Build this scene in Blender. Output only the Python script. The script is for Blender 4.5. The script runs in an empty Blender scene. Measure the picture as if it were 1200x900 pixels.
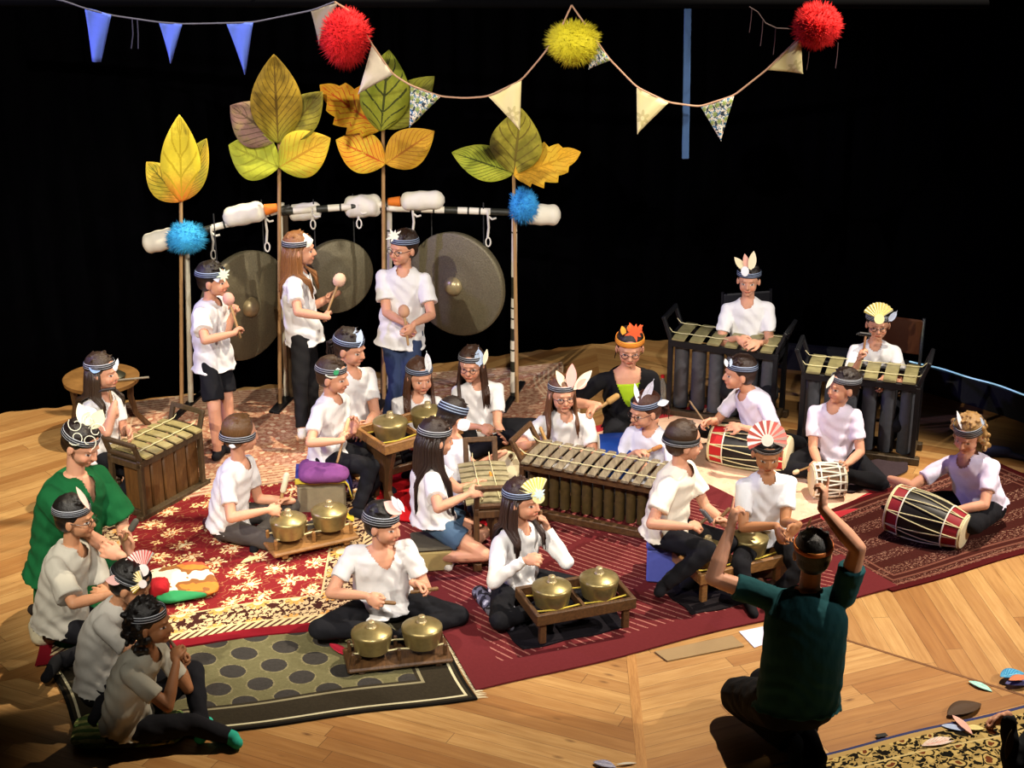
import bpy, bmesh, math, random
import numpy as np
from mathutils import Vector, Matrix

# ------------------------------------------------------------------ camera, world, lights
PITCH = math.radians(22.5)
FPX = 2060.0
CAM = np.array([0.0, -11.5, 5.31])
FW = np.array([0, math.cos(PITCH), -math.sin(PITCH)])
UP = np.array([0, math.sin(PITCH), math.cos(PITCH)])
RX = np.array([1.0, 0, 0])

scene = bpy.context.scene
cam_data = bpy.data.cameras.new('camera')
cam_data.sensor_width = 36.0
cam_data.lens = FPX / 1200 * 36.0
cam_data.clip_end = 100
cam = bpy.data.objects.new('camera', cam_data)
scene.collection.objects.link(cam)
cam.location = CAM
cam.rotation_euler = (math.pi / 2 - PITCH, 0, 0)
scene.camera = cam
scene.view_settings.view_transform = 'Standard'
scene.view_settings.look = 'None'
scene.view_settings.gamma = 1
scene.view_settings.use_curve_mapping = False
scene.view_settings.exposure = 0.0

world = bpy.data.worlds.new('dark_hall')
scene.world = world
world.use_nodes = True
world.node_tree.nodes['Background'].inputs[0].default_value = (0.45, 0.5, 0.7, 1)
world.node_tree.nodes['Background'].inputs[1].default_value = 0.035

def spot(name, loc, target, power, color, size_deg, blend=0.3, radius=0.12):
    l = bpy.data.lights.new(name, 'SPOT')
    l.energy = power
    l.color = color
    l.spot_size = math.radians(size_deg)
    l.spot_blend = blend
    l.shadow_soft_size = radius
    o = bpy.data.objects.new(name, l)
    scene.collection.objects.link(o)
    o.location = loc
    o.rotation_euler = (Vector(target) - Vector(loc)).to_track_quat('-Z', 'Y').to_euler()
    return o

spot('stage_light_key', (3.6, -0.7, 7.8), (1.4, -2.4, 0.0), 3700, (1.0, 0.86, 0.68), 46, 0.35, 0.07)
spot('stage_light_side', (8.6, -4.6, 5.6), (0.6, -1.0, 0.5), 2300, (1.0, 0.92, 0.82), 34, 0.4, 0.08)
spot('stage_light_front', (0.5, -9.6, 7.4), (-0.8, -0.3, 0.7), 2000, (1.0, 0.93, 0.85), 33, 0.5, 0.08)
spot('stage_light_gongs', (-4.2, -8.0, 7.4), (-1.3, -0.1, 1.4), 2900, (1.0, 0.91, 0.76), 40, 0.4, 0.06)
spot('fill_light_corner', (-2.0, -10.0, 6.5), (-2.2, -2.6, 0.8), 750, (1.0, 0.92, 0.80), 16, 0.35, 0.06)  # added fill that brightens the front-left players, no known lamp
spot('stage_light_violet', (-6.8, -1.6, 4.4), (1.2, -0.4, 0.7), 850, (0.38, 0.33, 1.0), 40, 0.5, 0.12)
spot('stage_light_left', (0.2, 0.6, 7.8), (-3.2, -1.0, 0), 2900, (1.0, 0.86, 0.64), 30, 0.06, 0.06)

# ------------------------------------------------------------------ projection helpers (author-time measuring)
def ray(u, v):
    return FW + RX * (u - 600) / FPX + UP * (450 - v) / FPX
def onz(u, v, z=0.0):
    r = ray(u, v)
    return CAM + r * ((z - CAM[2]) / r[2])
def ony(u, v, y):
    r = ray(u, v)
    return CAM + r * ((y - CAM[1]) / r[1])
def atd(u, v, d):
    return CAM + ray(u, v) * d
def depth(p):
    return float(np.dot(np.asarray(p) - CAM, FW))
def proj(p):
    q = np.asarray(p) - CAM
    d = q @ FW
    return 600 + FPX * (q @ RX) / d, 450 - FPX * (q @ UP) / d
def nrm(a):
    a = np.asarray(a, float)
    n = np.linalg.norm(a)
    return a / n if n > 1e-9 else a
def A(*x):
    return np.array(x, float)

# ------------------------------------------------------------------ node expressions
class E:
    """a socket or a number, with arithmetic that builds Math nodes"""
    nt = None
    def __init__(s, v): s.v = v
    @staticmethod
    def m(op, *a):
        n = E.nt.nodes.new('ShaderNodeMath'); n.operation = op
        for i, x in enumerate(a):
            x = x.v if isinstance(x, E) else x
            if isinstance(x, (int, float)): n.inputs[i].default_value = x
            else: E.nt.links.new(x, n.inputs[i])
        return E(n.outputs[0])
    def __add__(s, o): return E.m('ADD', s, o)
    __radd__ = __add__
    def __sub__(s, o): return E.m('SUBTRACT', s, o)
    def __rsub__(s, o): return E.m('SUBTRACT', o, s)
    def __mul__(s, o): return E.m('MULTIPLY', s, o)
    __rmul__ = __mul__
    def __truediv__(s, o): return E.m('DIVIDE', s, o)
    def lt(s, o): return E.m('LESS_THAN', s, o)
    def gt(s, o): return E.m('GREATER_THAN', s, o)
    def fr(s): return E.m('FRACT', s)
    def fl(s): return E.m('FLOOR', s)
    def ab(s): return E.m('ABSOLUTE', s)
    def sin(s): return E.m('SINE', s)
    def cos(s): return E.m('COSINE', s)
    def sq(s): return E.m('SQRT', s)
    def mod(s, k): return E.m('FLOORED_MODULO', s, k)
    def mn(s, o): return E.m('MINIMUM', s, o)
    def mx(s, o): return E.m('MAXIMUM', s, o)
    def at2(s, o): return E.m('ARCTAN2', s, o)

def new_mat(name, rough=0.7, metal=0.0, spec=0.5):
    m = bpy.data.materials.new(name)
    m.use_nodes = True
    b = m.node_tree.nodes['Principled BSDF']
    b.inputs['Roughness'].default_value = rough
    b.inputs['Metallic'].default_value = metal
    b.inputs['Specular IOR Level'].default_value = spec
    E.nt = m.node_tree
    return m, m.node_tree, b
def srgb(h):
    if isinstance(h, str):
        c = [int(h[i:i + 2], 16) / 255 for i in (0, 2, 4)]
    else:
        c = h
    return tuple((x / 12.92 if x <= .04045 else ((x + .055) / 1.055) ** 2.4) for x in c) + (1.0,)
def coord(nt, kind='Object', scale=(1, 1, 1), rot=(0, 0, 0)):
    t = nt.nodes.new('ShaderNodeTexCoord'); mp = nt.nodes.new('ShaderNodeMapping')
    mp.inputs['Scale'].default_value = scale; mp.inputs['Rotation'].default_value = rot
    nt.links.new(t.outputs[kind], mp.inputs[0])
    return mp.outputs[0]
def noise(nt, vec, scale=5, detail=3, rough=0.55, out='Fac'):
    n = nt.nodes.new('ShaderNodeTexNoise')
    n.inputs['Scale'].default_value = scale; n.inputs['Detail'].default_value = detail
    n.inputs['Roughness'].default_value = rough
    nt.links.new(vec, n.inputs['Vector'])
    return E(n.outputs[out])
def mixc(nt, fac, a, b):
    n = nt.nodes.new('ShaderNodeMix'); n.data_type = 'RGBA'
    for s, x in ((n.inputs[0], fac), (n.inputs[6], a), (n.inputs[7], b)):
        x = x.v if isinstance(x, E) else x
        if isinstance(x, (tuple, float, int)): s.default_value = x
        elif isinstance(x, str): s.default_value = srgb(x)
        else: nt.links.new(x, s)
    return n.outputs[2]
def link(nt, out, inp):
    nt.links.new(out.v if isinstance(out, E) else out, inp)
def bump(nt, b, h, strength=0.3, dist=0.01):
    n = nt.nodes.new('ShaderNodeBump')
    n.inputs['Strength'].default_value = strength; n.inputs['Distance'].default_value = dist
    link(nt, h, n.inputs['Height'])
    nt.links.new(n.outputs[0], b.inputs['Normal'])
_mc = {}
def M(c, rough=0.7, metal=0.0, var=0.15, ns=30, bp=0.0, name=None, stretch=(1, 1, 1), spec=0.4, dark=None):
    """general material: colour with a mottling noise and optional bump"""
    k = (str(c), rough, metal, var, ns, bp, stretch, spec, dark)
    if k in _mc: return _mc[k]
    m, nt, b = new_mat(name or 'paint_%s' % c, rough, metal, spec)
    v = coord(nt, 'Object', stretch)
    n = noise(nt, v, ns, 4)
    col = srgb(c)
    d = srgb(dark) if dark else tuple(x * (1 - var) for x in col[:3]) + (1,)
    l = tuple(min(1, x * (1 + var)) for x in col[:3]) + (1,) if not dark else col
    link(nt, mixc(nt, n, d, l), b.inputs['Base Color'])
    if bp: bump(nt, b, n, bp, 0.01)
    _mc[k] = m
    return m
def wood(c, dark, scale=6, rough=0.55, axis=0, name='wood'):
    k = ('w', c, dark, scale, rough, axis)
    if k in _mc: return _mc[k]
    m, nt, b = new_mat(name, rough)
    s = [14, 14, 14]; s[axis] = 1.2
    v = coord(nt, 'Object', tuple(s))
    n = noise(nt, v, scale, 5, 0.6)
    n2 = noise(nt, v, scale * 4, 3, 0.6)
    f = (n * 1.6 - 0.35) + (n2 - 0.5) * 0.5
    link(nt, mixc(nt, f.mx(0.0).mn(1.0), dark, c), b.inputs['Base Color'])
    bump(nt, b, n2, 0.15, 0.004)
    _mc[k] = m
    return m

# ------------------------------------------------------------------ mesh builder
class MB:
    def __init__(s): s.v = []; s.f = []; s.n = 0; s.uv = {}
    def add(s, V, F, uvs=None):
        V = np.asarray(V, float)
        base = len(s.f)
        s.v.append(V); s.f += [tuple(i + s.n for i in q) for q in F]
        if uvs is not None:
            for k, q in enumerate(F): s.uv[base + k] = [tuple(uvs[i]) for i in q]
        s.n += len(V)
        return s
    def box(s, c, size, R=None, bev=0.0):
        c = np.asarray(c, float); h = np.asarray(size, float) / 2
        R = np.eye(3) if R is None else R
        b = min(bev, h.min() * .9)
        if b <= 0:
            V = [(x, y, z) for x in (-1, 1) for y in (-1, 1) for z in (-1, 1)]
            V = np.array(V) * h
            F = [(0, 1, 3, 2), (4, 6, 7, 5), (0, 4, 5, 1), (2, 3, 7, 6), (0, 2, 6, 4), (1, 5, 7, 3)]
            return s.add(V @ R.T + c, F)
        V = []; idx = {}
        for x in (-1, 1):
            for y in (-1, 1):
                for z in (-1, 1):
                    for ax in range(3):
                        p = np.array([x, y, z]) * (h - b); p[ax] += (x, y, z)[ax] * b
                        idx[(x, y, z, ax)] = len(V); V.append(p)
        F = []
        for ax in range(3):
            o = [a for a in range(3) if a != ax]
            for sg in (-1, 1):
                q = []
                for a, bb in ((-1, -1), (1, -1), (1, 1), (-1, 1)):
                    k = [0, 0, 0]; k[ax] = sg; k[o[0]] = a; k[o[1]] = bb
                    q.append(idx[(k[0], k[1], k[2], ax)])
                F.append(tuple(q))
            for a in (-1, 1):
                for bb in (-1, 1):
                    q = []
                    for sg, wh in ((-1, 0), (1, 0), (1, 1), (-1, 1)):
                        k = [0, 0, 0]; k[ax] = sg; k[o[0]] = a; k[o[1]] = bb
                        q.append(idx[(k[0], k[1], k[2], o[wh])])
                    F.append(tuple(q))
        for x in (-1, 1):
            for y in (-1, 1):
                for z in (-1, 1):
                    F.append(tuple(idx[(x, y, z, a)] for a in range(3)))
        return s.add(np.array(V) @ R.T + c, F)
    def cyl(s, p0, p1, r0, r1=None, n=12, caps=True, rnd=False):
        """tapered cylinder or capsule between two points"""
        r1 = r0 if r1 is None else r1
        p0 = np.asarray(p0, float); p1 = np.asarray(p1, float)
        d = nrm(p1 - p0); a = nrm(np.cross(d, A(0, 0, 1) if abs(d[2]) < .9 else A(1, 0, 0))); b = np.cross(d, a)
        rings = []
        if rnd:
            for k in (0.05, .35, .7):
                t = k * math.pi / 2; rings.append((p0 - d * r0 * math.cos(t), r0 * math.sin(t)))
            rings += [(p0, r0), (p1, r1)]
            for k in (.7, .35, .05):
                t = k * math.pi / 2; rings.append((p1 + d * r1 * math.cos(t), r1 * math.sin(t)))
        else:
            rings = [(p0, r0), (p1, r1)]
        return s.rings([(c, a * r, b * r) for c, r in rings], n, caps)
    def rings(s, R, n=16, caps=True, pw=1.0):
        """loft of ellipse rings (centre, axis a, axis b)"""
        V = []; F = []; UVs = []
        m = len(R)
        for j, (c, a, b) in enumerate(R):
            for i in range(n):
                t = 2 * math.pi * i / n
                ct, st = math.cos(t), math.sin(t)
                if pw != 1: ct = math.copysign(abs(ct) ** pw, ct); st = math.copysign(abs(st) ** pw, st)
                V.append(np.asarray(c) + np.asarray(a) * ct + np.asarray(b) * st)
                UVs.append((i / n, j / max(1, m - 1)))
        for j in range(m - 1):
            for i in range(n):
                k = (i + 1) % n
                F.append((j * n + i, j * n + k, (j + 1) * n + k, (j + 1) * n + i))
        if caps:
            F.append(tuple(range(n - 1, -1, -1)))
            F.append(tuple((m - 1) * n + i for i in range(n)))
        return s.add(V, F, UVs)
    def tube(s, pts, r, n=8, caps=True):
        pts = [np.asarray(p, float) for p in pts]
        rr = r if isinstance(r, (list, tuple)) else [r] * len(pts)
        R = []; pa = None
        for i, p in enumerate(pts):
            d = nrm(pts[min(i + 1, len(pts) - 1)] - pts[max(i - 1, 0)])
            if pa is None: a = nrm(np.cross(d, A(0, 0, 1) if abs(d[2]) < .9 else A(1, 0, 0)))
            else: a = nrm(pa - d * np.dot(pa, d))
            pa = a; b = np.cross(d, a)
            R.append((p, a * rr[i], b * rr[i]))
        return s.rings(R, n, caps)
    def ell(s, c, r, R=None, nu=14, nv=10):
        R = np.eye(3) if R is None else R
        c = np.asarray(c, float)
        V = [A(0, 0, -1)]; F = []
        for j in range(1, nv):
            t = -math.pi / 2 + math.pi * j / nv
            for i in range(nu):
                p = 2 * math.pi * i / nu
                V.append(A(math.cos(t) * math.cos(p), math.cos(t) * math.sin(p), math.sin(t)))
        V.append(A(0, 0, 1)); top = len(V) - 1
        for i in range(nu):
            k = (i + 1) % nu
            F.append((0, 1 + k, 1 + i))
            F.append((top, 1 + (nv - 2) * nu + i, 1 + (nv - 2) * nu + k))
            for j in range(nv - 2):
                F.append((1 + j * nu + i, 1 + j * nu + k, 1 + (j + 1) * nu + k, 1 + (j + 1) * nu + i))
        V = np.array(V) * np.asarray(r, float)
        return s.add(V @ R.T + c, F)
    def lathe(s, c, prof, R=None, n=28, caps=True):
        """profile (radius, height) spun about local z"""
        R = np.eye(3) if R is None else R
        c = np.asarray(c, float)
        return s.rings([(c + R[:, 2] * h, R[:, 0] * r, R[:, 1] * r) for r, h in prof], n, caps)
    def prism(s, poly, nvec, th, uvs=None):
        """flat polygon of 3D points extruded by th along nvec"""
        P = np.asarray(poly, float); n = len(P); o = np.asarray(nvec) * th / 2
        V = np.vstack([P + o, P - o])
        F = [tuple(range(n)), tuple(range(2 * n - 1, n - 1, -1))]
        for i in range(n):
            k = (i + 1) % n
            F.append((i, n + i, n + k, k))
        return s.add(V, F, None if uvs is None else list(uvs) * 2)
    def mesh(s, name='mesh', fix=True):
        me = bpy.data.meshes.new(name)
        V = np.vstack(s.v) if s.v else np.zeros((0, 3))
        me.from_pydata(V.tolist(), [], s.f)
        if s.uv:
            uvl = me.uv_layers.new(name='UVMap')
            for p in me.polygons:
                if p.index in s.uv:
                    for li, uv in zip(p.loop_indices, s.uv[p.index]): uvl.data[li].uv = uv
        if fix:
            bm = bmesh.new(); bm.from_mesh(me)
            bmesh.ops.recalc_face_normals(bm, faces=bm.faces)
            bm.to_mesh(me); bm.free()
        me.update()
        return me
    def build(s, name, mat, parent=None, smooth=True, org=None, angle=40):
        me = s.mesh(name)
        return link_mesh(name, me, mat, parent, smooth, org, angle)

def link_mesh(name, me, mat, parent=None, smooth=True, org=None, angle=40):
    o = bpy.data.objects.new(name, me)
    scene.collection.objects.link(o)
    if mat is not None and len(me.materials) == 0: me.materials.append(mat)
    pl = A(0, 0, 0)
    if parent is not None:
        q = parent
        while q is not None:
            pl = pl + np.array(q.location); q = q.parent
    if org is None and parent is None and len(me.vertices):
        co = np.empty(len(me.vertices) * 3); me.vertices.foreach_get('co', co); co = co.reshape(-1, 3)
        org = A((co[:, 0].min() + co[:, 0].max()) / 2, (co[:, 1].min() + co[:, 1].max()) / 2, co[:, 2].min())
    off = pl if parent is not None else np.asarray(org if org is not None else A(0, 0, 0))
    if np.abs(off).max() > 0:
        me.transform(Matrix.Translation(Vector((-off).tolist())))
    if parent is not None: o.parent = parent
    else: o.location = off
    if smooth:
        me.shade_smooth()
        if angle < 180:
            me.set_sharp_from_angle(angle=math.radians(angle))
    return o
_names = {}
def tag(o, label=None, cat=None, group=None, kind=None):
    if label: o['label'] = label
    if cat: o['category'] = cat
    if group: o['group'] = group
    if kind: o['kind'] = kind
    return o
def empty(name, loc, label=None, cat=None, group=None):
    o = bpy.data.objects.new(name, None)
    o.empty_display_size = 0.1
    scene.collection.objects.link(o)
    o.location = loc
    return tag(o, label, cat, group)
def copy_tree(o, parent=None):
    c = o.copy(); scene.collection.objects.link(c); c.parent = parent
    for ch in list(o.children): copy_tree(ch, c)
    return c
def remesh(mb, voxel, smooth=2, factor=0.5):
    me = mb.mesh('tmp')
    o = bpy.data.objects.new('tmp', me); scene.collection.objects.link(o)
    m = o.modifiers.new('r', 'REMESH'); m.mode = 'VOXEL'; m.voxel_size = voxel; m.use_smooth_shade = True
    if smooth:
        sm = o.modifiers.new('s', 'SMOOTH'); sm.iterations = smooth; sm.factor = factor
    dg = bpy.context.evaluated_depsgraph_get()
    out = bpy.data.meshes.new_from_object(o.evaluated_get(dg))
    bpy.data.objects.remove(o); bpy.data.meshes.remove(me)
    return out
def coords(me):
    co = np.empty(len(me.vertices) * 3); me.vertices.foreach_get('co', co)
    return co.reshape(-1, 3)
def rotz(a):
    c, s = math.cos(a), math.sin(a)
    return np.array([[c, -s, 0], [s, c, 0], [0, 0, 1.0]])
def frame(z, x=None):
    """rotation matrix with its z axis along z"""
    z = nrm(z)
    x = A(0, 0, 1) if x is None else np.asarray(x, float)
    if abs(np.dot(nrm(x), z)) > .95: x = A(1, 0, 0)
    x = nrm(x - z * np.dot(x, z)); y = np.cross(z, x)
    return np.stack([x, y, z], 1)
# ------------------------------------------------------------------ people
def skin_mat():
    if 'skin' in _mc: return _mc['skin']
    m, nt, b = new_mat('skin', 0.55, 0, 0.35)
    a = nt.nodes.new('ShaderNodeAttribute'); a.attribute_name = 'Col'
    n = noise(nt, coord(nt), 60, 2)
    h = nt.nodes.new('ShaderNodeMix'); h.data_type = 'RGBA'; h.blend_type = 'MULTIPLY'
    h.inputs[0].default_value = 0.25
    nt.links.new(a.outputs['Color'], h.inputs[6])
    link(nt, mixc(nt, n, (.75, .7, .7, 1), (1, 1, 1, 1)), h.inputs[7])
    nt.links.new(h.outputs[2], b.inputs['Base Color'])
    b.inputs['Subsurface Weight'].default_value = 0.08
    b.inputs['Subsurface Radius'].default_value = (0.02, 0.008, 0.004)
    _mc['skin'] = m
    return m
def fabric(c, rough=0.9, wr=0.35, weave=True, var=0.06):
    k = ('fab', str(c), wr, var)
    if k in _mc: return _mc[k]
    m, nt, b = new_mat('fabric', rough, 0, 0.2)
    v = coord(nt, 'Object', (1, 1, .55))
    n = noise(nt, v, 14, 2, .5)
    f = noise(nt, coord(nt), 350, 1)
    col = srgb(c)
    link(nt, mixc(nt, f, tuple(x * (1 - var) for x in col[:3]) + (1,), tuple(min(1, x * (1 + var)) for x in col[:3]) + (1,)), b.inputs['Base Color'])
    bump(nt, b, n, wr, 0.02)
    _mc[k] = m
    return m
def hair_mat(c):
    k = ('hair', c)
    if k in _mc: return _mc[k]
    m, nt, b = new_mat('hair', 0.42, 0, 0.5)
    n = noise(nt, coord(nt, 'Object', (1, 1, .15)), 160, 3, .7)
    col = srgb(c)
    link(nt, mixc(nt, n, tuple(x * .45 for x in col[:3]) + (1,), tuple(min(1, x * 1.5) for x in col[:3]) + (1,)), b.inputs['Base Color'])
    bump(nt, b, n, .6, .006)
    _mc[k] = m
    return m
def stripe_mat(kind):
    """headband ribbon: stripes run along the ribbon (uv.y across it)"""
    k = ('stripe', kind)
    if k in _mc: return _mc[k]
    m, nt, b = new_mat('ribbon_' + kind, 0.6)
    t = nt.nodes.new('ShaderNodeUVMap'); s = nt.nodes.new('ShaderNodeSeparateXYZ')
    nt.links.new(t.outputs[0], s.inputs[0]); v = E(s.outputs[1])
    w = (v * 3.0 + 0.05).fr()
    if kind == 'bw': f, a, c = w.lt(.78), '0b0d14', 'c8ccd6'
    elif kind == 'bluebw': f, a, c = w.lt(.72), '10182c', 'a2b4d4'
    elif kind == 'thin': f, a, c = ((v * 4.0).fr()).lt(.8), '0a0b10', 'c4cad6'
    elif kind == 'lower': f, a, c = (((v - 0.1) * 4.0).fr().gt(.28)).mx(v.gt(.6)), 'c8ccd4', '0a0b10'
    elif kind == 'orange': f, a, c = ((v * 3.0).fr()).lt(.7), 'b5551c', 'd98a2c'
    else: f, a, c = ((v * 3.0).fr()).lt(.55), 'e0742c', 'f0b030'
    if kind == 'lower': link(nt, mixc(nt, f, a, c), b.inputs['Base Color'])
    else: link(nt, mixc(nt, f, c, a), b.inputs['Base Color'])
    _mc[k] = m
    return m

def ellw(V, c, r):
    return (((V - np.asarray(c)) / np.asarray(r)) ** 2).sum(1)

def add_hand(mb, w, d, n, s=1.0, curl=0.5, point=False, thumb_side=1):
    """palm and five bent fingers; w wrist, d hand direction, n palm normal"""
    d = nrm(d); n = nrm(np.asarray(n) - d * np.dot(n, d)); t = np.cross(d, n) * thumb_side
    R = np.stack([d, t, n], 1)
    mb.cyl(w, w + d * .02 * s, .0185 * s, .021 * s, 10, rnd=True)
    mb.ell(w + d * .045 * s, (.044 * s, .034 * s, .0165 * s), R)
    lens = (.056, .064, .060, .047)
    tips = []
    for i in range(4):
        o = (1.5 - i) * .0185 * s
        p = w + d * .075 * s + t * o - d * abs(i - 1.2) * .004 * s
        a = ((1.0 if point else curl) * 1.35) if not (point and i == 0) else 0.02
        L = lens[i] * s
        ang = a * .55
        dirv = nrm(d + t * (1.5 - i) * .09)
        segs = (.44, .32, .24)
        r = .0082 * s
        for j, sg in enumerate(segs):
            dv = nrm(dirv * math.cos(ang) + n * math.sin(ang))
            q = p + dv * L * sg
            mb.cyl(p, q, r, r * .9, 8, rnd=True)
            p = q; r *= .9; ang += a * .8
        tips.append(p)
    p = w + d * .028 * s + t * .026 * s
    q = p + nrm(d * .75 + t * (.75 - .45 * curl) + n * .25 * (1 + curl)) * .036 * s
    mb.cyl(p, q, .0115 * s, .0095 * s, 8, rnd=True)
    q2 = q + nrm(d * (.8) - t * .35 * curl + n * (.2 + .7 * curl)) * .028 * s
    mb.cyl(q, q2, .0095 * s, .008 * s, 8, rnd=True)
    return w + d * .075 * s + n * .022 * s

def torso_rings(pel, neck, hipx, shx, S, grow=0.0, hem=0.0, t0=-.12, t1=1.04, fat=1.0, cut=None, bend=0.0, boxy=False):
    sp = neck - pel; L = np.linalg.norm(sp); s = sp / L
    prof = [(-.18, .10, .085), (-.1, .124, .098), (0, .132, .104), (.14, .125, .094), (.32, .112, .082), (.5, .116, .084), (.68, .128, .092), (.82, .130, .088), (.92, .112, .074), (1.0, .068, .056), (1.04, .05, .046)]
    if boxy:
        prof = [(t, max(a, .133) if t < .75 else a, max(b_, .098) if t < .6 else b_) for t, a, b_ in prof]
        prof = [q for q in prof if q[0] > t0 + .02]
        prof.insert(0, (t0, .148, .112))
    out = []
    for t, a, b in prof:
        if t < t0 - 1e-6 or t > t1 + 1e-6: continue
        k = min(max(t, 0), 1)
        x = nrm(hipx * (1 - k) + shx * k); x = nrm(x - s * np.dot(x, s)); f = np.cross(x, s)
        g = grow + hem * max(0, 1 - (t - t0) / .5) ** 1.5
        c = pel + sp * t - f * bend * math.sin(math.pi * min(max(t, 0), 1)) * S
        out.append((c, x * (a * S * fat + g), f * (b * S * fat + g)))
    return out

SHIRT_WHITE = 'e4e2e2'
PEOPLE = {}
def person(key, label, pel, neck, head, by=0, sy=None, hy=0, hp=0, hr=0, S=1.0, R=None, Lf=None, legs='cross', kR=None, kL=None,
           shirt=SHIRT_WHITE, sleeve=.66, trousers='15151a', tr_len=1.0, hair='short', hc='2a1a10', hlen=.3, shoes=('sock', '17171b'),
           band='bw', feathers=(), glasses=False, skin='d69c7e', fat=1.0, vneck=.043, hs=1.13, bandz=.052, seed=0, shR=None, shL=None,
           shirt_hem=None, extra=None, bend=0.02, bandw=.036, shirt_wr=.4, loose=0.0, vest=None, wamp=1.0, tl=0.0, skirt=None):
    rnd = np.random.RandomState(seed + 7)
    sy = by if sy is None else sy
    P = onz(*pel)
    lean = neck[2] if len(neck) > 2 else 0.0
    N = ony(neck[0], neck[1], P[1] + lean)
    L0 = .40 * S; L = np.linalg.norm(N - P)
    N = P + (N - P) / L * min(max(L, L0 * .88), L0 * 1.18)
    hl = head[2] if len(head) > 2 else 0.0
    H = ony(head[0], head[1], N[1] + hl)
    L0 = .185 * S; L = np.linalg.norm(H - N)
    H = N + (H - N) / L * min(max(L, L0 * .85), L0 * 1.04)
    def yv(a):
        a = math.radians(a); return A(math.sin(a), -math.cos(a), 0)
    bf, sf = yv(by), yv(sy)
    bl, sl = np.cross(A(0, 0, 1), bf), np.cross(A(0, 0, 1), sf)
    spn = nrm(N - P)
    sl = nrm(sl - spn * np.dot(sl, spn) * .6)
    J = dict(P=P, N=N, H=H)
    if P[2] > .6: minz = 0
    def solve(par, spec, Ln, minz=.03):
        u, v, sg = spec[0], spec[1], spec[2]
        r = ray(u, v); q = CAM - par
        a = r @ r; b = 2 * r @ q; c = q @ q - Ln * Ln
        D = b * b - 4 * a * c
        if D <= 0: t = -b / (2 * a)
        else: t = (-b + (1 if sg > 0 else -1) * math.sqrt(D) * (abs(sg) if abs(sg) < 1 else 1)) / (2 * a)
        X = CAM + r * t
        if X[2] < minz: X = onz(u, v, minz)
        return par + nrm(X - par) * Ln if np.linalg.norm(X - par) > 1e-6 else X
    tau = N - spn * .045 * S
    for sd, spec, px, sgn in (('R', R, shR, -1), ('L', Lf, shL, 1)):
        sh = tau + sl * sgn * .140 * S * fat ** .5 - spn * .020 * S
        if px: sh = solve(tau, px, .15 * S)
        J['sh' + sd] = sh
        if spec is None:
            el = sh + nrm(A(0, 0, -1) + sl * sgn * .25 - sf * .05) * .25 * S
            wr = el + nrm(sf * .8 - sl * sgn * .45 + A(0, 0, -.35)) * .21 * S
            hd = nrm(wr - el); curl = .4
        else:
            el = solve(sh, spec[0], .25 * S); wr = solve(el, spec[1], .215 * S)
            hd = nrm(wr - el); curl = spec[3] if len(spec) > 3 else .7
            if len(spec) > 2 and spec[2]:
                hd = nrm(solve(wr, spec[2], .08 * S) - wr)
        J['el' + sd], J['wr' + sd], J['hd' + sd], J['cu' + sd] = el, wr, hd, curl
    hipw = .078 * S
    for sd, kp, sgn in (('R', kR, -1), ('L', kL, 1)):
        hip = P + bl * sgn * hipw; J['hip' + sd] = hip
        th, sk = .355 * S, .335 * S
        if legs == 'cross':
            kn = P + bf * .24 * S + bl * sgn * .30 * S; kn[2] = max(.10 * S, P[2] * .75)
            if P[2] > .2: kn[2] = P[2] * .7
            an = P + bf * (.30 + .05 * sgn) * S - bl * sgn * .07 * S; an[2] = .065 * S
        elif legs == 'kneel':
            kn = hip + bf * .34 * S + bl * sgn * .03; kn[2] = .075 * S
            an = kn - bf * .33 * S; an[2] = .06 * S
        elif legs == 'perch':
            kn = hip + bf * .22 * S + bl * sgn * .05; kn[2] = P[2] - .10
            an = kn - bf * .06 * S; an[2] = .075 * S
        elif legs == 'seat':
            kn = hip + bf * .35 * S + bl * sgn * .06; kn[2] = P[2] - .0
            an = kn + bf * .03 * S; an[2] = .075 * S
        else:
            kn = hip + bf * .02; kn[2] = P[2] - th * .99
            an = kn - bf * .02; an[2] = .075 * S
        toe = None
        if kp:
            if kp[0] and kp[0][2] == 'f': kn = onz(kp[0][0], kp[0][1], .085 * S)
            elif kp[0]: kn = solve(hip, kp[0], th, .07 * S)
            if len(kp) > 1 and kp[1]: an = solve(kn, kp[1], sk, .06 * S)
            elif kp[0]:
                d = an - kn; an = kn + nrm(d) * sk
            if len(kp) > 2 and kp[2]:
                toe = onz(kp[2][0], kp[2][1], .035)
        kn = hip + nrm(kn - hip) * th
        if kn[2] < .065 * S: kn[2] = .065 * S
        an = kn + nrm(an - kn) * sk
        if an[2] < .055 * S: an[2] = .055 * S
        if toe is None:
            if legs in ('cross', 'kneel') :
                fd = nrm(an - kn) if legs == 'kneel' else nrm(nrm(an - kn) + bf * .7)
            else: fd = bf
            fd = A(fd[0], fd[1], 0)
        else: fd = toe - an; fd[2] = 0
        J['kn' + sd], J['an' + sd], J['ft' + sd] = kn, an, nrm(fd)
    # head frame
    hyr, hpr = math.radians(hy), math.radians(hp)
    hf = A(math.sin(hyr) * math.cos(hpr), -math.cos(hyr) * math.cos(hpr), -math.sin(hpr))
    hl_ = nrm(np.cross(A(0, 0, 1), hf)); hu = np.cross(hf, hl_)
    if hr:
        a = math.radians(hr); hl_, hu = hl_ * math.cos(a) + hu * math.sin(a), hu * math.cos(a) - hl_ * math.sin(a)
    HR = np.stack([-hl_, hf, hu], 1)
    k = hs * (S ** .35) * .98
    def hp_(x, y, z): return H + HR @ (A(x, y, z) * k)
    # --- body
    mb = MB()
    mb.rings(torso_rings(P, N, bl, sl, S, fat=fat, bend=bend), 20)
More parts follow.
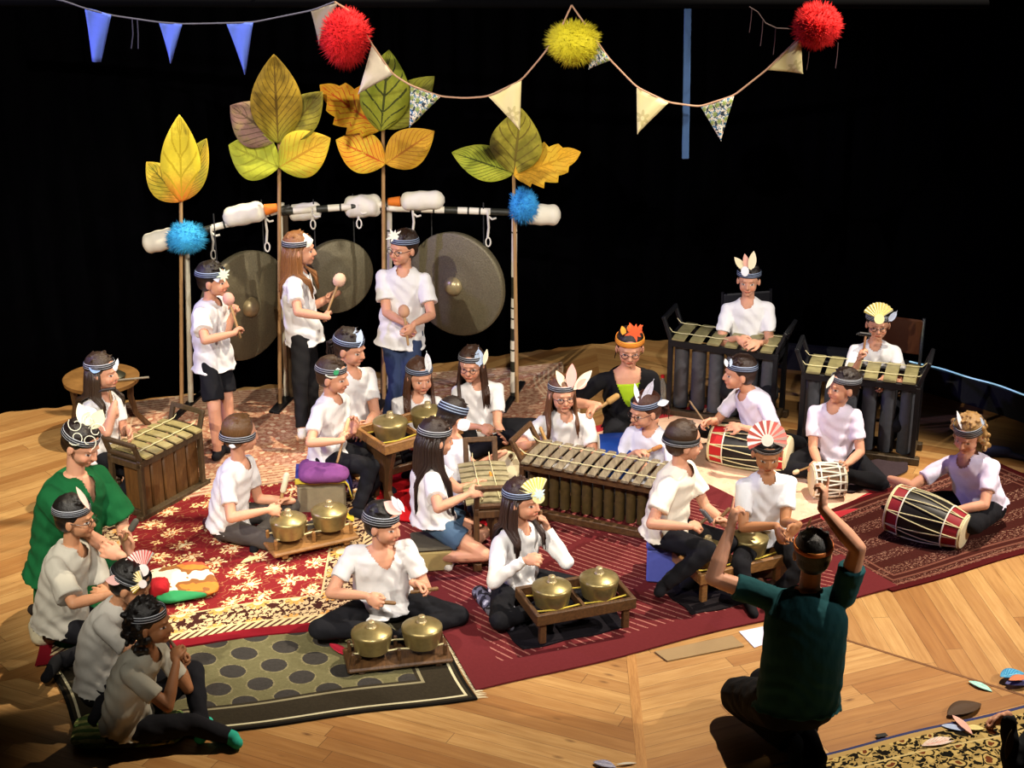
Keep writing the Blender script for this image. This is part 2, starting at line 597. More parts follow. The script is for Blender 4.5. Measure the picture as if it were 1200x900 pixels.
    for sd, sgn in (('R', -1), ('L', 1)):
        sh, el, wr = J['sh' + sd], J['el' + sd], J['wr' + sd]
        mb.cyl(tau, sh, .05 * S, .040 * S, 12, rnd=True); mb.cyl(sh * .6 + tau * .4, N + spn * .012 * S, .034 * S, .034 * S, 10, rnd=True)
        m_ = sh + (el - sh) * .5
        mb.cyl(sh, m_, .041 * S * fat ** .5, .037 * S * fat ** .5, 12, rnd=True); mb.cyl(m_, el, .037 * S * fat ** .5, .031 * S * fat ** .4, 12, rnd=True)
        m_ = el + (wr - el) * .35
        mb.cyl(el, m_, .031 * S * fat ** .4, .032 * S * fat ** .5, 12, rnd=True); mb.cyl(m_, wr, .032 * S * fat ** .5, .0195 * S * fat ** .3, 12, rnd=True)
        hd = J['hd' + sd]
        # palm faces inwards/down
        inward = nrm(-sl * sgn * .8 + A(0, 0, -.45) + sf * .15)
        if abs(np.dot(inward, hd)) > .9: inward = sf
        pn = nrm(inward - hd * np.dot(inward, hd))
        ts = 1 if np.dot(np.cross(hd, pn), A(0, 0, 1) * .8 + sf * .6) > 0 else -1
        J['grip' + sd] = add_hand(mb, wr, hd, pn, .98 * S ** .8 * 1.06, J['cu' + sd], point=(extra == 'point'), thumb_side=ts)
        J['pn' + sd] = pn
        hip, kn, an, ft = J['hip' + sd], J['kn' + sd], J['an' + sd], J['ft' + sd]
        m_ = hip + (kn - hip) * .5
        mb.cyl(hip, m_, .062 * S * fat ** .5, .057 * S * fat ** .5, 14, rnd=True); mb.cyl(m_, kn, .057 * S * fat ** .5, .046 * S, 14, rnd=True)
        m_ = kn + (an - kn) * .35
        mb.cyl(kn, m_, .045 * S, .046 * S, 12, rnd=True); mb.cyl(m_, an, .046 * S, .029 * S, 12, rnd=True)
        dn = A(0, 0, -.03 * S)
        mb.cyl(an + dn * .6 - ft * .03 * S, an + dn * .9 + ft * .12 * S, .027 * S, .022 * S, 10, rnd=True)
        mb.cyl(an, an + dn * .8 + ft * .09 * S, .028 * S, .022 * S, 10, rnd=True)
    nb = N - spn * .03 * S
    mb.cyl(nb, hp_(0, -.02, -.045), .046 * S * .97, .043 * S * .97, 14, rnd=True)
    mb.cyl(nb - spn * .03 * S, nb + spn * .03 * S, .07 * S, .05 * S, 14, rnd=True)
    mb.ell(hp_(0, -.014, .022), A(.0735, .092, .085) * k, HR, 24, 16)
    mb.ell(hp_(0, .026, -.028), A(.060, .060, .068) * k, HR, 20, 14)
    mb.ell(hp_(0, .060, -.076), A(.024, .021, .018) * k, HR)
    for sx in (-1, 1):
        mb.ell(hp_(sx * .033, .053, -.032), A(.024, .026, .028) * k, HR)
        mb.ell(hp_(sx * .0755, -.006, -.012), A(.010, .018, .027) * k, HR)
    mb.cyl(hp_(0, .083, .006), hp_(0, .095, -.022), .0070 * k, .0110 * k, 8, rnd=True)
    mb.ell(hp_(0, .089, -.026), A(.0145, .010, .008) * k, HR)
    mb.cyl(hp_(-.028, .074, .024), hp_(.028, .074, .024), .0075 * k, .0075 * k, 8, rnd=True)
    mb.cyl(hp_(-.015, .081, -.052), hp_(.015, .081, -.052), .0075 * k, .0075 * k, 8, rnd=True)
    vox = .0056 if S < 1.1 else .0060
    me = remesh(mb, vox, 1, .4)
    V = coords(me)
    Lc = (V - H) @ HR / k
    col = np.tile(np.array(srgb(skin)[:3]), (len(V), 1))
    front = (Lc[:, 1] > .045) & (np.abs(Lc).max(1) < .14)
    x, z = Lc[:, 0], Lc[:, 2]
    def put(msk, c, a=1.0):
        m_ = (msk * a)[:, None]
        col[:] = col * (1 - m_) + np.array(c)[None, :] * m_
    base = np.array(srgb(skin)[:3])
    blush = np.clip(1 - (np.abs(np.abs(x) - .036) / .022) ** 2 - ((z + .035) / .022) ** 2, 0, 1) * front
    put(blush, base * A(1.05, .72, .66), .6)
    put(front & (np.abs(x) < .014) & (np.abs(z + .03) < .012), base * A(1.0, .85, .8), .5)
    ex = np.abs(x) - .031
    put(front & ((ex / .019) ** 2 + ((z - .001) / .0115) ** 2 < 1), base * A(.80, .70, .68), .4)  # eye socket shade painted into the skin colour
    put(front & ((ex / .0125) ** 2 + ((z - .0) / .0050) ** 2 < 1), A(.62, .60, .57))
    put(front & ((ex / .0062) ** 2 + ((z - .0) / .0060) ** 2 < 1), A(.02, .012, .01))
    hcl = np.array(srgb(hc)[:3]) * .8
    put(front & (np.abs(ex) < .017) & (np.abs(z - .0195 + np.maximum(ex, 0) ** 2 * 26 + ex * .05) < .0028), hcl, .42)
    put(front & ((x / .022) ** 2 + ((z + .052) / .0078) ** 2 < 1), base * A(.82, .42, .42), .9)
    put(front & (np.abs(x) < .019) & (np.abs(z + .052) < .0022), base * A(.4, .2, .18), .6)
    nosd = front & (np.abs(np.abs(x) - .007) < .004) & (np.abs(z + .037) < .003)
    put(nosd, base * .3, .7)
    ca = me.color_attributes.new('Col', 'FLOAT_COLOR', 'POINT')
    ca.data.foreach_set('color', np.hstack([np.clip(col, 0, 1), np.ones((len(V), 1))]).ravel())
    root = empty('person', (P[0], P[1], 0), label, 'person')
    J['root'] = root
    me.materials.clear(); me.materials.append(skin_mat())
    link_mesh('body', me, skin_mat(), root, True, angle=180)
    # --- shirt
    g = .012 * S + loose
    if shirt:
        mb = MB()
        mb.rings(torso_rings(P, N, bl, sl, S, g, .016 + loose, shirt_hem if shirt_hem is not None else (-.22 if legs == 'stand' else -.04), 1.04, fat, bend=bend, boxy=True), 28)
        mb.cyl(tau, tau - spn * .05 * S, .06 * S, .07 * S, 12, rnd=True)
        for sd in 'RL':
            sh, el, wr = J['sh' + sd], J['el' + sd], J['wr' + sd]
            mb.cyl(tau, sh, .055 * S, .048 * S, 12, rnd=True); mb.cyl(sh * .6 + tau * .4, N - spn * .004 * S, .042 * S, .040 * S, 10, rnd=True)
            if sleeve <= 1:
                e = sh + (el - sh) * sleeve
                mb.cyl(sh, e, .048 * S * fat ** .5 + loose, .052 * S * fat ** .5 + loose * 2, 14, rnd=False); mb.ell(sh, (.048 * S * fat ** .5 + loose,) * 3)
            else:
                mb.cyl(sh, el, .052 * S, .042 * S, 14, rnd=True); mb.cyl(el, wr, .042 * S, .031 * S, 14, rnd=False)
        me = remesh(mb, .0085 * S ** .5, 3, .5)
        V = coords(me); nv = np.empty(len(V) * 3); me.vertices.foreach_get('normal', nv); nv = nv.reshape(-1, 3)
        ph = rnd.rand(12) * 6.3
        q = V + .03 * np.sin(V[:, [1, 2, 0]] * 21 + ph[:3])
        d = np.sin(q[:, 2] * 62 + q[:, 0] * 38 + ph[4] + 2.0 * np.sin(q[:, 1] * 17 + ph[5])) + .8 * np.sin(q[:, 0] * 55 - q[:, 2] * 31 + ph[6] + 2 * np.sin(q[:, 2] * 13 + ph[7]))
        tt = (V - P) @ spn / max(.1, np.linalg.norm(N - P))
        amp = wamp * .0026 + wamp * .0035 * np.clip(1 - np.abs(tt - .12) * 2.5, 0, 1)
        V = V + nv * (d * amp)[:, None]
        me.vertices.foreach_set('co', V.ravel())
        if vneck:
            fwd = nrm(np.cross(sl, spn))
            c0 = N + fwd * .035 * S + spn * .01
            bm = bmesh.new(); bm.from_mesh(me)
            dl = []
            for f_ in bm.faces:
                p = np.array(f_.calc_center_median()) - c0
                a_, b_, c_ = p @ sl, p @ fwd, p @ spn
                rw, rh = (vneck if isinstance(vneck, tuple) else (vneck * 1.05, vneck))
                rw *= S; rh *= S
                if (a_ / (rw * (1 if c_ > 0 or not isinstance(vneck, tuple) else max(.1, 1 + c_ / rh * .5)))) ** 2 + (c_ / rh) ** 2 < 1 and b_ > -.07 * S: dl.append(f_)
            bmesh.ops.delete(bm, geom=dl, context='FACES')
            bm.to_mesh(me); bm.free()
        sm_ = shirt if not isinstance(shirt, str) else fabric(shirt, wr=shirt_wr)
        me.materials.clear(); me.materials.append(sm_)
        link_mesh('shirt', me, sm_, root, True, angle=180)
    if vest:
        mb = MB(); mb.rings(torso_rings(P, N, bl, sl, S, .007, 0, .14, .88, fat, bend=bend), 24)
        me = remesh(mb, .008, 2); me.materials.clear(); me.materials.append(fabric(vest)); link_mesh('vest', me, fabric(vest), root, True, angle=180)
    if skirt:
        mb = MB(); ctr = (J['knR'] + J['knL'] + J['anR'] + J['anL']) / 4
        up_ = A(0, 0, 1); x_ = bl; f_ = bf
        mb.rings([(A(ctr[0], ctr[1], .012), x_ * .30 * S, f_ * .27 * S), (A(ctr[0], ctr[1], .10), x_ * .28 * S, f_ * .25 * S), (ctr * .5 + P * .5 + A(0, 0, .06), x_ * .22 * S, f_ * .20 * S), (P + spn * .05, x_ * .17 * S, f_ * .14 * S), (P + spn * .12 * S, x_ * .15 * S, f_ * .12 * S)], 32)
        me = remesh(mb, .012, 3); V = coords(me); nv = np.empty(len(V) * 3); me.vertices.foreach_get('normal', nv); nv = nv.reshape(-1, 3)
        an_ = np.arctan2(V[:, 1] - ctr[1], V[:, 0] - ctr[0]); me.vertices.foreach_set('co', (V + nv * (np.sin(an_ * 13) * .010)[:, None] * A(1, 1, 0)).ravel())
        me.materials.clear(); me.materials.append(fabric(skirt)); link_mesh('skirt', me, fabric(skirt), root, True, angle=180)
    # --- trousers
    if trousers:
        mb = MB()
        mb.rings(torso_rings(P, N, bl, sl, S, .004, 0, -.18, .14, fat), 20)
        for sd in 'RL':
            hip, kn, an = J['hip' + sd], J['kn' + sd], J['an' + sd]
            if tr_len <= .5:
                e = hip + (kn - hip) * tr_len * 2
                mb.cyl(hip, e, .077 * S * fat ** .5, .080 * S, 14); mb.ell(hip, (.077 * S * fat ** .5,) * 3)
            else:
                e = kn + (an - kn) * (tr_len - .5) * 1.85
                mb.cyl(hip, kn, .078 * S * fat ** .5 + tl, .058 * S + tl, 14, rnd=True); mb.cyl(kn, e, .057 * S + tl, .044 * S + tl, 14); mb.ell(kn, (.057 * S,) * 3)
        me = remesh(mb, .010 * S ** .5, 3, .5)
        V = coords(me); nv = np.empty(len(V) * 3); me.vertices.foreach_get('normal', nv); nv = nv.reshape(-1, 3)
        d = np.sin(V[:, 2] * 70 + V[:, 0] * 45 + 2 * np.sin(V[:, 1] * 20)) + np.sin(V[:, 1] * 60 + V[:, 0] * 30)
        me.vertices.foreach_set('co', (V + nv * (d * .0018)[:, None]).ravel())
        tm = trousers if not isinstance(trousers, str) else fabric(trousers, wr=.4, var=.2)
        me.materials.clear(); me.materials.append(tm)
        link_mesh('shorts' if tr_len <= .5 else 'trousers', me, tm, root, True, angle=180)
    # --- footwear
    if shoes:
        for sd in 'RL':
            kn, an, ft = J['kn' + sd], J['an' + sd], J['ft' + sd]
            mb = MB(); dn = A(0, 0, -.03 * S)
            mb.cyl(an + dn * .6 - ft * .03 * S, an + dn * .85 + ft * .125 * S, .034 * S, .029 * S, 12, rnd=True)
            mb.cyl(an, an + dn * .7 + ft * .09 * S, .036 * S, .029 * S, 12, rnd=True)
            up = nrm(kn - an)
            mb.cyl(an, an + up * (.06 if shoes[0] == 'sock' else .02) * S, .037 * S, .036 * S, 12)
            me = remesh(mb, .008, 2, .5)
            fm = fabric(shoes[1], wr=.2); me.materials.clear(); me.materials.append(fm)
            link_mesh(shoes[0], me, fm, root, True, angle=180)
    # --- hair
    mb = MB()
    hm = hair_mat(hc)
    if hair != 'none':
        mb.ell(hp_(0, -.028, .036), A(.083, .093, .088) * k, HR, 28, 18)
        mb.ell(hp_(0, -.045, -.01), A(.074, .062, .07) * k, HR, 20, 14)
        nt_ = 90 if hair in ('short', 'curly') else 40
        for i in range(nt_):
            th = rnd.uniform(-math.pi, math.pi); z0 = rnd.uniform(-.2, 1)
            rad = math.sqrt(max(0, 1 - z0 * z0))
            if rad * math.cos(th) > .3 and z0 < .45: continue
            p = A(math.sin(th) * rad * .081, -.026 + math.cos(th) * rad * .09, .034 + z0 * .086)
            tg = A(rnd.randn() * .4, .5 if z0 > .5 else -.2, -.8 if z0 < .6 else .1) + (p - A(0, -.026, .034)) * (1.5 if hair == 'short' else 6)
            tg = nrm(tg)
            if p[2] < .085 and p[2] > -.01: continue
            mb.cyl(hp_(*p), hp_(*(p + tg * .022)), .009 * k, .003 * k, 6, rnd=True)
        if hair == 'curly':
            for i in range(110):
                th = rnd.uniform(math.radians(60), math.radians(300)); zz = rnd.uniform(-.12, .06)
                rr = rnd.uniform(.06, .10)
                mb.ell(hp_(math.sin(th) * rr, -.03 + math.cos(th) * rr, zz), (rnd.uniform(.012, .02) * k,) * 3, HR, 7, 5)
        me = remesh(mb, .0065, 1, .5)
        mb = MB()
        if hair == 'pony' or hair == 'bun':
            if hair == 'bun': mb.ell(hp_(0, -.12, .03), A(.035, .03, .035) * k, HR)
            else:
                for i in range(26):
                    a = rnd.randn() * .012; b = rnd.randn() * .012
                    p0 = hp_(a, -.11, .0 + b); p1 = hp_(a * 2, -.145, -.03 + b); p2 = p1 + A(rnd.randn() * .01, rnd.randn() * .01, -hlen * .5); p3 = p1 + A(rnd.randn() * .01, rnd.randn() * .01, -hlen)
                    mb.tube([p0, p1, p2, p3], [.006, .008, .007, .002], 5)
        if hair == 'long':
            for i in range(150):
                th = math.radians(rnd.uniform(62, 298)); lay = rnd.uniform(.88, 1.0)
                x0, y0 = math.sin(th), math.cos(th)
                p0 = hp_(x0 * .078 * lay, -.024 + y0 * .088 * lay, rnd.uniform(.0, .06))
                p1 = hp_(x0 * .086 * lay, -.026 + y0 * .09 * lay, -.045)
                out = p1 - hp_(0, -.02, -.045); out[2] = 0; out = nrm(out)
                Lh = hlen * rnd.uniform(.75, 1.05)
                # below the chin the locks fall clear of the torso
                fwd = nrm(np.cross(sl, spn)); sgn = 1 if np.dot(out, fwd) > -.15 else -1
                p2 = p1 + A(0, 0, -.09) * k + out * .01
                tgt = p2 + A(0, 0, -(Lh - .12)) + out * .012 * rnd.rand()
                rel = tgt - (P + spn * np.dot(tgt - P, spn))
                df = np.dot(rel, fwd); need = (.105 + rnd.rand() * .015) * S
                if abs(df) < need and tgt[2] < N[2]: tgt = tgt + fwd * (sgn * need - df)
                mid = p2 * .5 + tgt * .5
                df = np.dot(mid - (P + spn * np.dot(mid - P, spn)), fwd)
                if abs(df) < need * .8 and mid[2] < N[2]: mid = mid + fwd * (sgn * need * .9 - df)
                mb.tube([p0, p1, p2, mid, tgt], [.006, .009, .010, .009, .003], 5)
        if mb.n:
            bm = bmesh.new(); bm.from_mesh(me); m2 = mb.mesh(); bm.from_mesh(m2); bm.to_mesh(me); bm.free()
        me.materials.clear(); me.materials.append(hm)
        link_mesh('hair', me, hm, root, True, angle=180)
    # --- headband and feathers
    if band:
        mb = MB(); n = 40; R_ = []
        w2 = bandw / 2
        V = []; F = []; UV = []
        for i in range(n):
            t = 2 * math.pi * i / n
            for j, (dz, rr) in enumerate(((-w2, .0015), (-w2 * .33, .003), (w2 * .33, .003), (w2, .0015))):
                zc = bandz - .012 * (-math.cos(t)) * 1.0
                flare = 1 - .10 * max(0, (zc + dz)) / .08
                V.append(hp_(math.sin(t) * (.0868 * flare + rr), -.024 + math.cos(t) * (.0985 * flare + rr), zc + dz)); UV.append((i / n * 8, j / 3))
        for i in range(n):
            k2 = (i + 1) % n
            for j in range(3): F.append((i * 4 + j, k2 * 4 + j, k2 * 4 + j + 1, i * 4 + j + 1))
        mb.add(V, F, UV)
        me = mb.mesh('headband')
        hb = link_mesh('headband', me, stripe_mat(band), root, True, angle=60)
        sm = hb.modifiers.new('thickness', 'SOLIDIFY'); sm.thickness = .003; sm.offset = 1
        hd = depth(H)
        for fe in feathers:
            make_feather(hb, fe, hd)
    if glasses:
        mb = MB()
        for sx in (-1, 1):
            mb.tube([hp_(sx * .031 + .019 * math.cos(a), .089 - abs(math.cos(a)) * .002, .0 + .015 * math.sin(a)) for a in np.linspace(0, 2 * math.pi, 17)], .0022, 6, False)
            mb.tube([hp_(sx * .050, .086, .004), hp_(sx * .072, .06, .006), hp_(sx * .078, .0, .004)], .0020, 6)
        mb.tube([hp_(-.012, .092, .003), hp_(0, .096, .006), hp_(.012, .092, .003)], .0022, 6)
        mb.build('glasses', M('2a1512', .3), root)
    J['hp'] = hp_; J['HR'] = HR; J['k'] = k; J['fwd'] = nrm(np.cross(sl, spn)); J['sl'] = sl; J['spn'] = spn
    PEOPLE[key] = J
    return J

def veinmat(c, vein=None, tipc=None, nv=7, width=.12, patch=None):
    """painted paper leaf: uv.x across (-1..1), uv.y base to tip"""
    k = ('vein', str(c), str(vein), str(tipc), nv, width, str(patch))
    if k in _mc: return _mc[k]
    m, nt, b = new_mat('painted_paper', .75, 0, .2)
    t = nt.nodes.new('ShaderNodeUVMap'); s = nt.nodes.new('ShaderNodeSeparateXYZ')
    nt.links.new(t.outputs[0], s.inputs[0]); u, v = E(s.outputs[0]), E(s.outputs[1])
    ob = coord(nt)
    n1 = noise(nt, ob, 6, 3); n2 = noise(nt, ob, 40, 3, .7)
    cc = srgb(c)
    base = mixc(nt, ((n2 - .5) * 1.4 + .5).mx(0.).mn(1.), tuple(x * .62 for x in cc[:3]) + (1,), tuple(min(1, x * 1.25) for x in cc[:3]) + (1,))
    if patch: base = mixc(nt, ((n1 - .5) * 6.0 + .5).mx(0.).mn(1.), base, patch)
    if tipc: base = mixc(nt, (1.0 - v * 2.6).mx(0.).mn(1.) * .9, base, tipc)
    if vein:
        w = ((v - u.ab() * .38) * float(nv) + (n1 - .5) * .6).fr()
        l = w.lt(width).mx(u.ab().lt(.05))
        l = l * (u.ab().lt(.9)) * (n2.gt(.38))
        base = mixc(nt, l * .85, base, vein)
    link(nt, base, b.inputs['Base Color'])
    b.inputs['Transmission Weight'].default_value = 0
    _mc[k] = m
    return m

def leaf_mesh(mb, b, t, w, nvec, th=.003, kind='plain', n=18, belly=.42, cup=.06):
    """leaf blade from base b to tip t, half-outline width w, as a thin cupped solid"""
    b = np.asarray(b, float); t = np.asarray(t, float); L = np.linalg.norm(t - b); d = (t - b) / L
    nvec = nrm(nvec - d * np.dot(nvec, d)); s = np.cross(d, nvec)
    V = []; UV = []; F = []
    cols = (-1, -.5, 0, .5, 1)
    for i in range(n + 1):
        x = i / n
        if x < belly: h = math.sin(x / belly * math.pi / 2) ** .75
        else: h = math.cos((x - belly) / (1 - belly) * math.pi / 2) ** .85 if x < 1 else 0
        h = max(h, .015)
        if kind == 'serrated' and .1 < x < .95: h *= .74 + .36 * ((x * 5.2) % 1.0)
        if kind == 'quill': h = max(.03, math.sin(min(x * 1.15, 1) * math.pi) ** .5 * (1 if x > .1 else .3)) if x < .98 else .1
        for c in cols:
            V.append(b + d * L * x + s * c * h * w / 2 + nvec * (cup * w * (c * c * h) - .05 * L * x * x))
            UV.append((c, x))
    m = len(cols)
    for i in range(n):
        for j in range(m - 1):
            F.append((i * m + j, i * m + j + 1, (i + 1) * m + j + 1, (i + 1) * m + j))
    N0 = len(V); V2 = [p - nvec * th for p in V]
    Fb = [tuple(q + N0 for q in f[::-1]) for f in F]
    side = []
    bd = [i * m for i in range(n + 1)] + [n * m + j for j in range(1, m)] + [i * m + m - 1 for i in range(n - 1, -1, -1)] + [j for j in range(m - 2, 0, -1)]
    for i in range(len(bd)):
        a, c = bd[i], bd[(i + 1) % len(bd)]
        side.append((a, c, c + N0, a + N0))
    mb.add(V + V2, F + Fb + side, UV * 2)

def make_feather(parent, fe, hd):
    kind, bu, bv, tu, tv, w, c = fe[:7]
    off = fe[7] if len(fe) > 7 else -.085
    tilt = fe[8] if len(fe) > 8 else 0
    d = hd + off
    b = atd(bu, bv, d); t = atd(tu, tv, d + tilt)
    px = FPX / d
    nv = -FW
    mb = MB()
    if kind in ('feather', 'leaf'):
        leaf_mesh(mb, b, t, w / px, nrm(nv + A(.25, 0, .1)), .0015, 'quill' if kind == 'feather' else 'plain', 12, .5)
        ml = veinmat(c, vein='8f8f9a' if kind == 'feather' else None, nv=12, width=.18) if kind == 'feather' else M(c, .7, var=.08)
        mb.build('feather' if kind == 'feather' else 'paper_leaf', ml, parent)
    elif kind == 'fan':
        # pleated paper fan: bu,bv = hub, tu,tv = middle of the rim, w = half angle, c = (colour a, colour b, hub colour)
        ax = t - b; R = np.linalg.norm(ax); ax = ax / R; sd = nrm(np.cross(ax, nv)); nn = np.cross(sd, ax)
        nf = 10; ang = math.radians(w)
        rim = []
        for i in range(nf * 2 + 1):
            a = -ang + 2 * ang * i / (nf * 2)
            z = .006 * (1 if i % 2 else -1)
            rim.append(b + (ax * math.cos(a) + sd * math.sin(a)) * R * (1.0 if i % 2 else .97) + nn * z)
        V = [b] + rim; F = [(0, i + 1, i + 2) for i in range(nf * 2)]
        uvs = [(0, 0)] + [(i, 1) for i in range(len(rim))]
        mb.add(V, F, uvs)
        k = ('fan', c)
        if k not in _mc:
            m, nt, bb = new_mat('pleated_paper', .7)
            tt = nt.nodes.new('ShaderNodeUVMap'); s = nt.nodes.new('ShaderNodeSeparateXYZ'); nt.links.new(tt.outputs[0], s.inputs[0])
            q = E(s.outputs[0]) / E(s.outputs[1]).mx(.01)
            link(nt, mixc(nt, (q * .5).fr().gt(.5), c[0], c[1]), bb.inputs['Base Color']); _mc[k] = m
        me = mb.mesh('fan', fix=False)
        o = link_mesh('paper_fan', me, _mc[k], parent, False)
        sm = o.modifiers.new('thickness', 'SOLIDIFY'); sm.thickness = .002
        m2 = MB(); m2.lathe(b + nn * .012, [(.001, 0), (R * .3, 0), (R * .3, .004), (.001, .005)], frame(nn), 20); m2.build('paper_disc', M(c[2], .7), o)
    elif kind == 'star':
        R = math.hypot(tu - bu, tv - bv) / px
        for i in range(9):
            a = i * 2 * math.pi / 9
            dv = RX * math.cos(a) + UP * math.sin(a)
            leaf_mesh(mb, b, b + dv * R * (1 if i % 2 else .75), w / px, nv, .0015, 'plain', 6, .4)
        mb.build('paper_star', M(c, .7), parent)
    elif kind == 'disc':
        R = w / px
        mb.ell(b, (R, R * .8, .004), frame(-FW)); mb.build('paper_disc', M(c, .7, var=.05), parent)
    elif kind == 'patch':
        # small paper shape lying against the ribbon
        leaf_mesh(mb, b, t, w / px, nv, .002, 'plain', 10, .5, cup=-.2)
        o = mb.build('paper_patch', M(c, .7, var=.05), parent)
    elif kind == 'scroll':
        for i in range(5):
            a = i * 1.257
            cc = b + (RX * math.cos(a) + UP * math.sin(a)) * w / px * .55
            pts = [cc + (RX * math.cos(a + q) + UP * math.sin(a + q)) * w / px * (.42 - q * .05) + -FW * .004 for q in np.linspace(0, 6, 14)]
            mb.tube(pts, .0028, 6)
        mb.build('paper_scrollwork', M(c, .7), parent)
# ------------------------------------------------------------------ the stage: floor, curtain, hall
def uvxy(nt):
    t = nt.nodes.new('ShaderNodeUVMap'); s = nt.nodes.new('ShaderNodeSeparateXYZ'); nt.links.new(t.outputs[0], s.inputs[0])
    return t.outputs[0], E(s.outputs[0]), E(s.outputs[1])
def comb(nt, x, y, z=0.0):
    c = nt.nodes.new('ShaderNodeCombineXYZ')
    for i, q in enumerate((x, y, z)):
        q = q.v if isinstance(q, E) else q
        if isinstance(q, (int, float)): c.inputs[i].default_value = q
        else: nt.links.new(q, c.inputs[i])
    return c.outputs[0]
def white(nt, x, y=0.0):
    w = nt.nodes.new('ShaderNodeTexWhiteNoise'); w.noise_dimensions = '2D'
    nt.links.new(comb(nt, x, y), w.inputs['Vector']); return E(w.outputs['Value'])
def floor_mat():
    m, nt, b = new_mat('pine_boards', .42, 0, .45)
    uv, u, v = uvxy(nt)
    pw = .105
    row = (v / pw).fl(); fy = (v / pw).fr()
    rid = white(nt, row, 3.0)
    su = u + rid * 7.0
    seg = (su / 2.2).fl(); fx = (su / 2.2).fr()
    pid = white(nt, row, seg)
    vec = comb(nt, u * 1.3 + rid * 30.0, v * 22.0, pid * 9.0)
    g = noise(nt, vec, 1.6, 5, .65); g2 = noise(nt, vec, 7, 3, .6)
    big = noise(nt, comb(nt, u, v), 1.3, 2)
    t = (g * 1.5 - .3) + (g2 - .5) * .7
    c1 = mixc(nt, t.mx(0.).mn(1.), 'a87840', 'dcb274')
    c2 = mixc(nt, (pid - .1).mx(0.) * .95, c1, mixc(nt, g, '7a4a24', 'b0793f'))
    # knots
    vo = nt.nodes.new('ShaderNodeTexVoronoi'); vo.inputs['Scale'].default_value = 1.0
    nt.links.new(comb(nt, u * 2.1, v * 5.5 + rid * 3.0), vo.inputs['Vector'])
    d = E(vo.outputs['Distance']); kn = (1.0 - d * 11.0).mx(0.).mn(1.)
    c3 = mixc(nt, kn * .9, c2, '4a2410')
    gap = fy.lt(.022).mx(fx.lt(.0015))
    c4 = mixc(nt, gap * .75, c3, '3c210e')
    c5 = mixc(nt, (big - .35) * .6, c4, '6b4422')
    link(nt, c5, b.inputs['Base Color'])
    link(nt, g2 * .25 + .33, b.inputs['Roughness'])
    bump(nt, b, (1.0 - gap) + g2 * .1, .25, .004)
    return m
C0 = A(.70, -1.74)
mb = MB()
secs = [(-90.9, -34, 22.5), (-34, 20, -84), (20, 90, -24), (90, 200, 40), (200, 269.1, -24.5)]
for a0, a1, pd in secs:
    k = max(2, int((a1 - a0) / 10)); pts = [C0]
    for i in range(k + 1):
        a = math.radians(a0 + (a1 - a0) * i / k); pts.append(C0 + A(math.cos(a), math.sin(a)) * 16)
    r = math.radians(-pd); c, s_ = math.cos(r), math.sin(r)
    V = [(p[0], p[1], 0) for p in pts]; UVs = [(p[0] * c - p[1] * s_ + 40, p[0] * s_ + p[1] * c + 40) for p in pts]
    mb.add(V, [(0, i + 1, i + 2) for i in range(k + 1 - 1)], UVs)
fl_ = mb.build('floor', floor_mat(), smooth=False, org=A(0, 0, 0)); tag(fl_, kind='structure')
sw = wood('c79456', '9a6730', 5, .5, 1, 'seam_board')
for i, (p, q, w) in enumerate((((739, 762), (755, 925), .055), ((975, 745), (1225, 823), .018))):
    p, q = onz(*p), onz(*q); d = nrm(q - p)
    o = MB().box((p + q) / 2 + A(0, 0, .0006), (np.linalg.norm(q - p), w, .003), rotz(math.atan2(d[1], d[0]))).build('trim_%d' % (i + 1), sw if i == 0 else wood('8a5a2c', '5a3516', 5, .5, 0), smooth=False)
    tag(o, kind='structure')

def velvet(c='040405'):
    m, nt, b = new_mat('black_velvet', 1.0, 0, .0)
    n = noise(nt, coord(nt, 'Object', (1, 1, .3)), 8, 3)
    link(nt, mixc(nt, n, '010102', c), b.inputs['Base Color']); return m
cpx = [(-110, 522), (0, 487), (160, 472), (340, 452), (480, 434), (600, 418), (690, 407), (760, 401), (840, 405), (905, 416), (1000, 432), (1075, 450), (1140, 470), (1200, 493), (1280, 535)]
cp = [onz(*p)[:2] for p in cpx]
# resample and pleat
def resample(P, step):
    P = np.array(P); d = np.r_[0, np.cumsum(np.linalg.norm(np.diff(P, axis=0), axis=1))]
    t = np.arange(0, d[-1], step)
    return np.stack([np.interp(t, d, P[:, 0]), np.interp(t, d, P[:, 1])], 1)
path = resample(cp, .02)
for _ in range(40): path[1:-1] = (path[:-2] + path[1:-1] * 2 + path[2:]) / 4
tn = np.gradient(path, axis=0); tn /= np.linalg.norm(tn, axis=1)[:, None]; nn_ = np.stack([-tn[:, 1], tn[:, 0]], 1)
V = []; F = []
zs = [0.004, .5, 1.2, 2.2, 3.4, 4.8, 6.4]; n = len(path)
for j, z in enumerate(zs):
    for i in range(n):
        s_ = i * .02
        off = .016 * math.sin(s_ * 2 * math.pi / .21 + 1.2 * math.sin(s_ * 1.7)) * (.6 + .3 * min(z, 2)) + .006 * math.sin(s_ * 41 + z) + .06
        p = path[i] + nn_[i] * off
        V.append((p[0], p[1], z))
for j in range(len(zs) - 1):
    for i in range(n - 1): F.append((j * n + i, j * n + i + 1, (j + 1) * n + i + 1, (j + 1) * n + i))
o = MB().add(V, F).build('stage_curtain', velvet(), None, True, angle=180)
sm = o.modifiers.new('thickness', 'SOLIDIFY'); sm.thickness = .006
tag(o, 'long black pleated velvet curtain hung in an arc behind the whole stage', 'curtain')

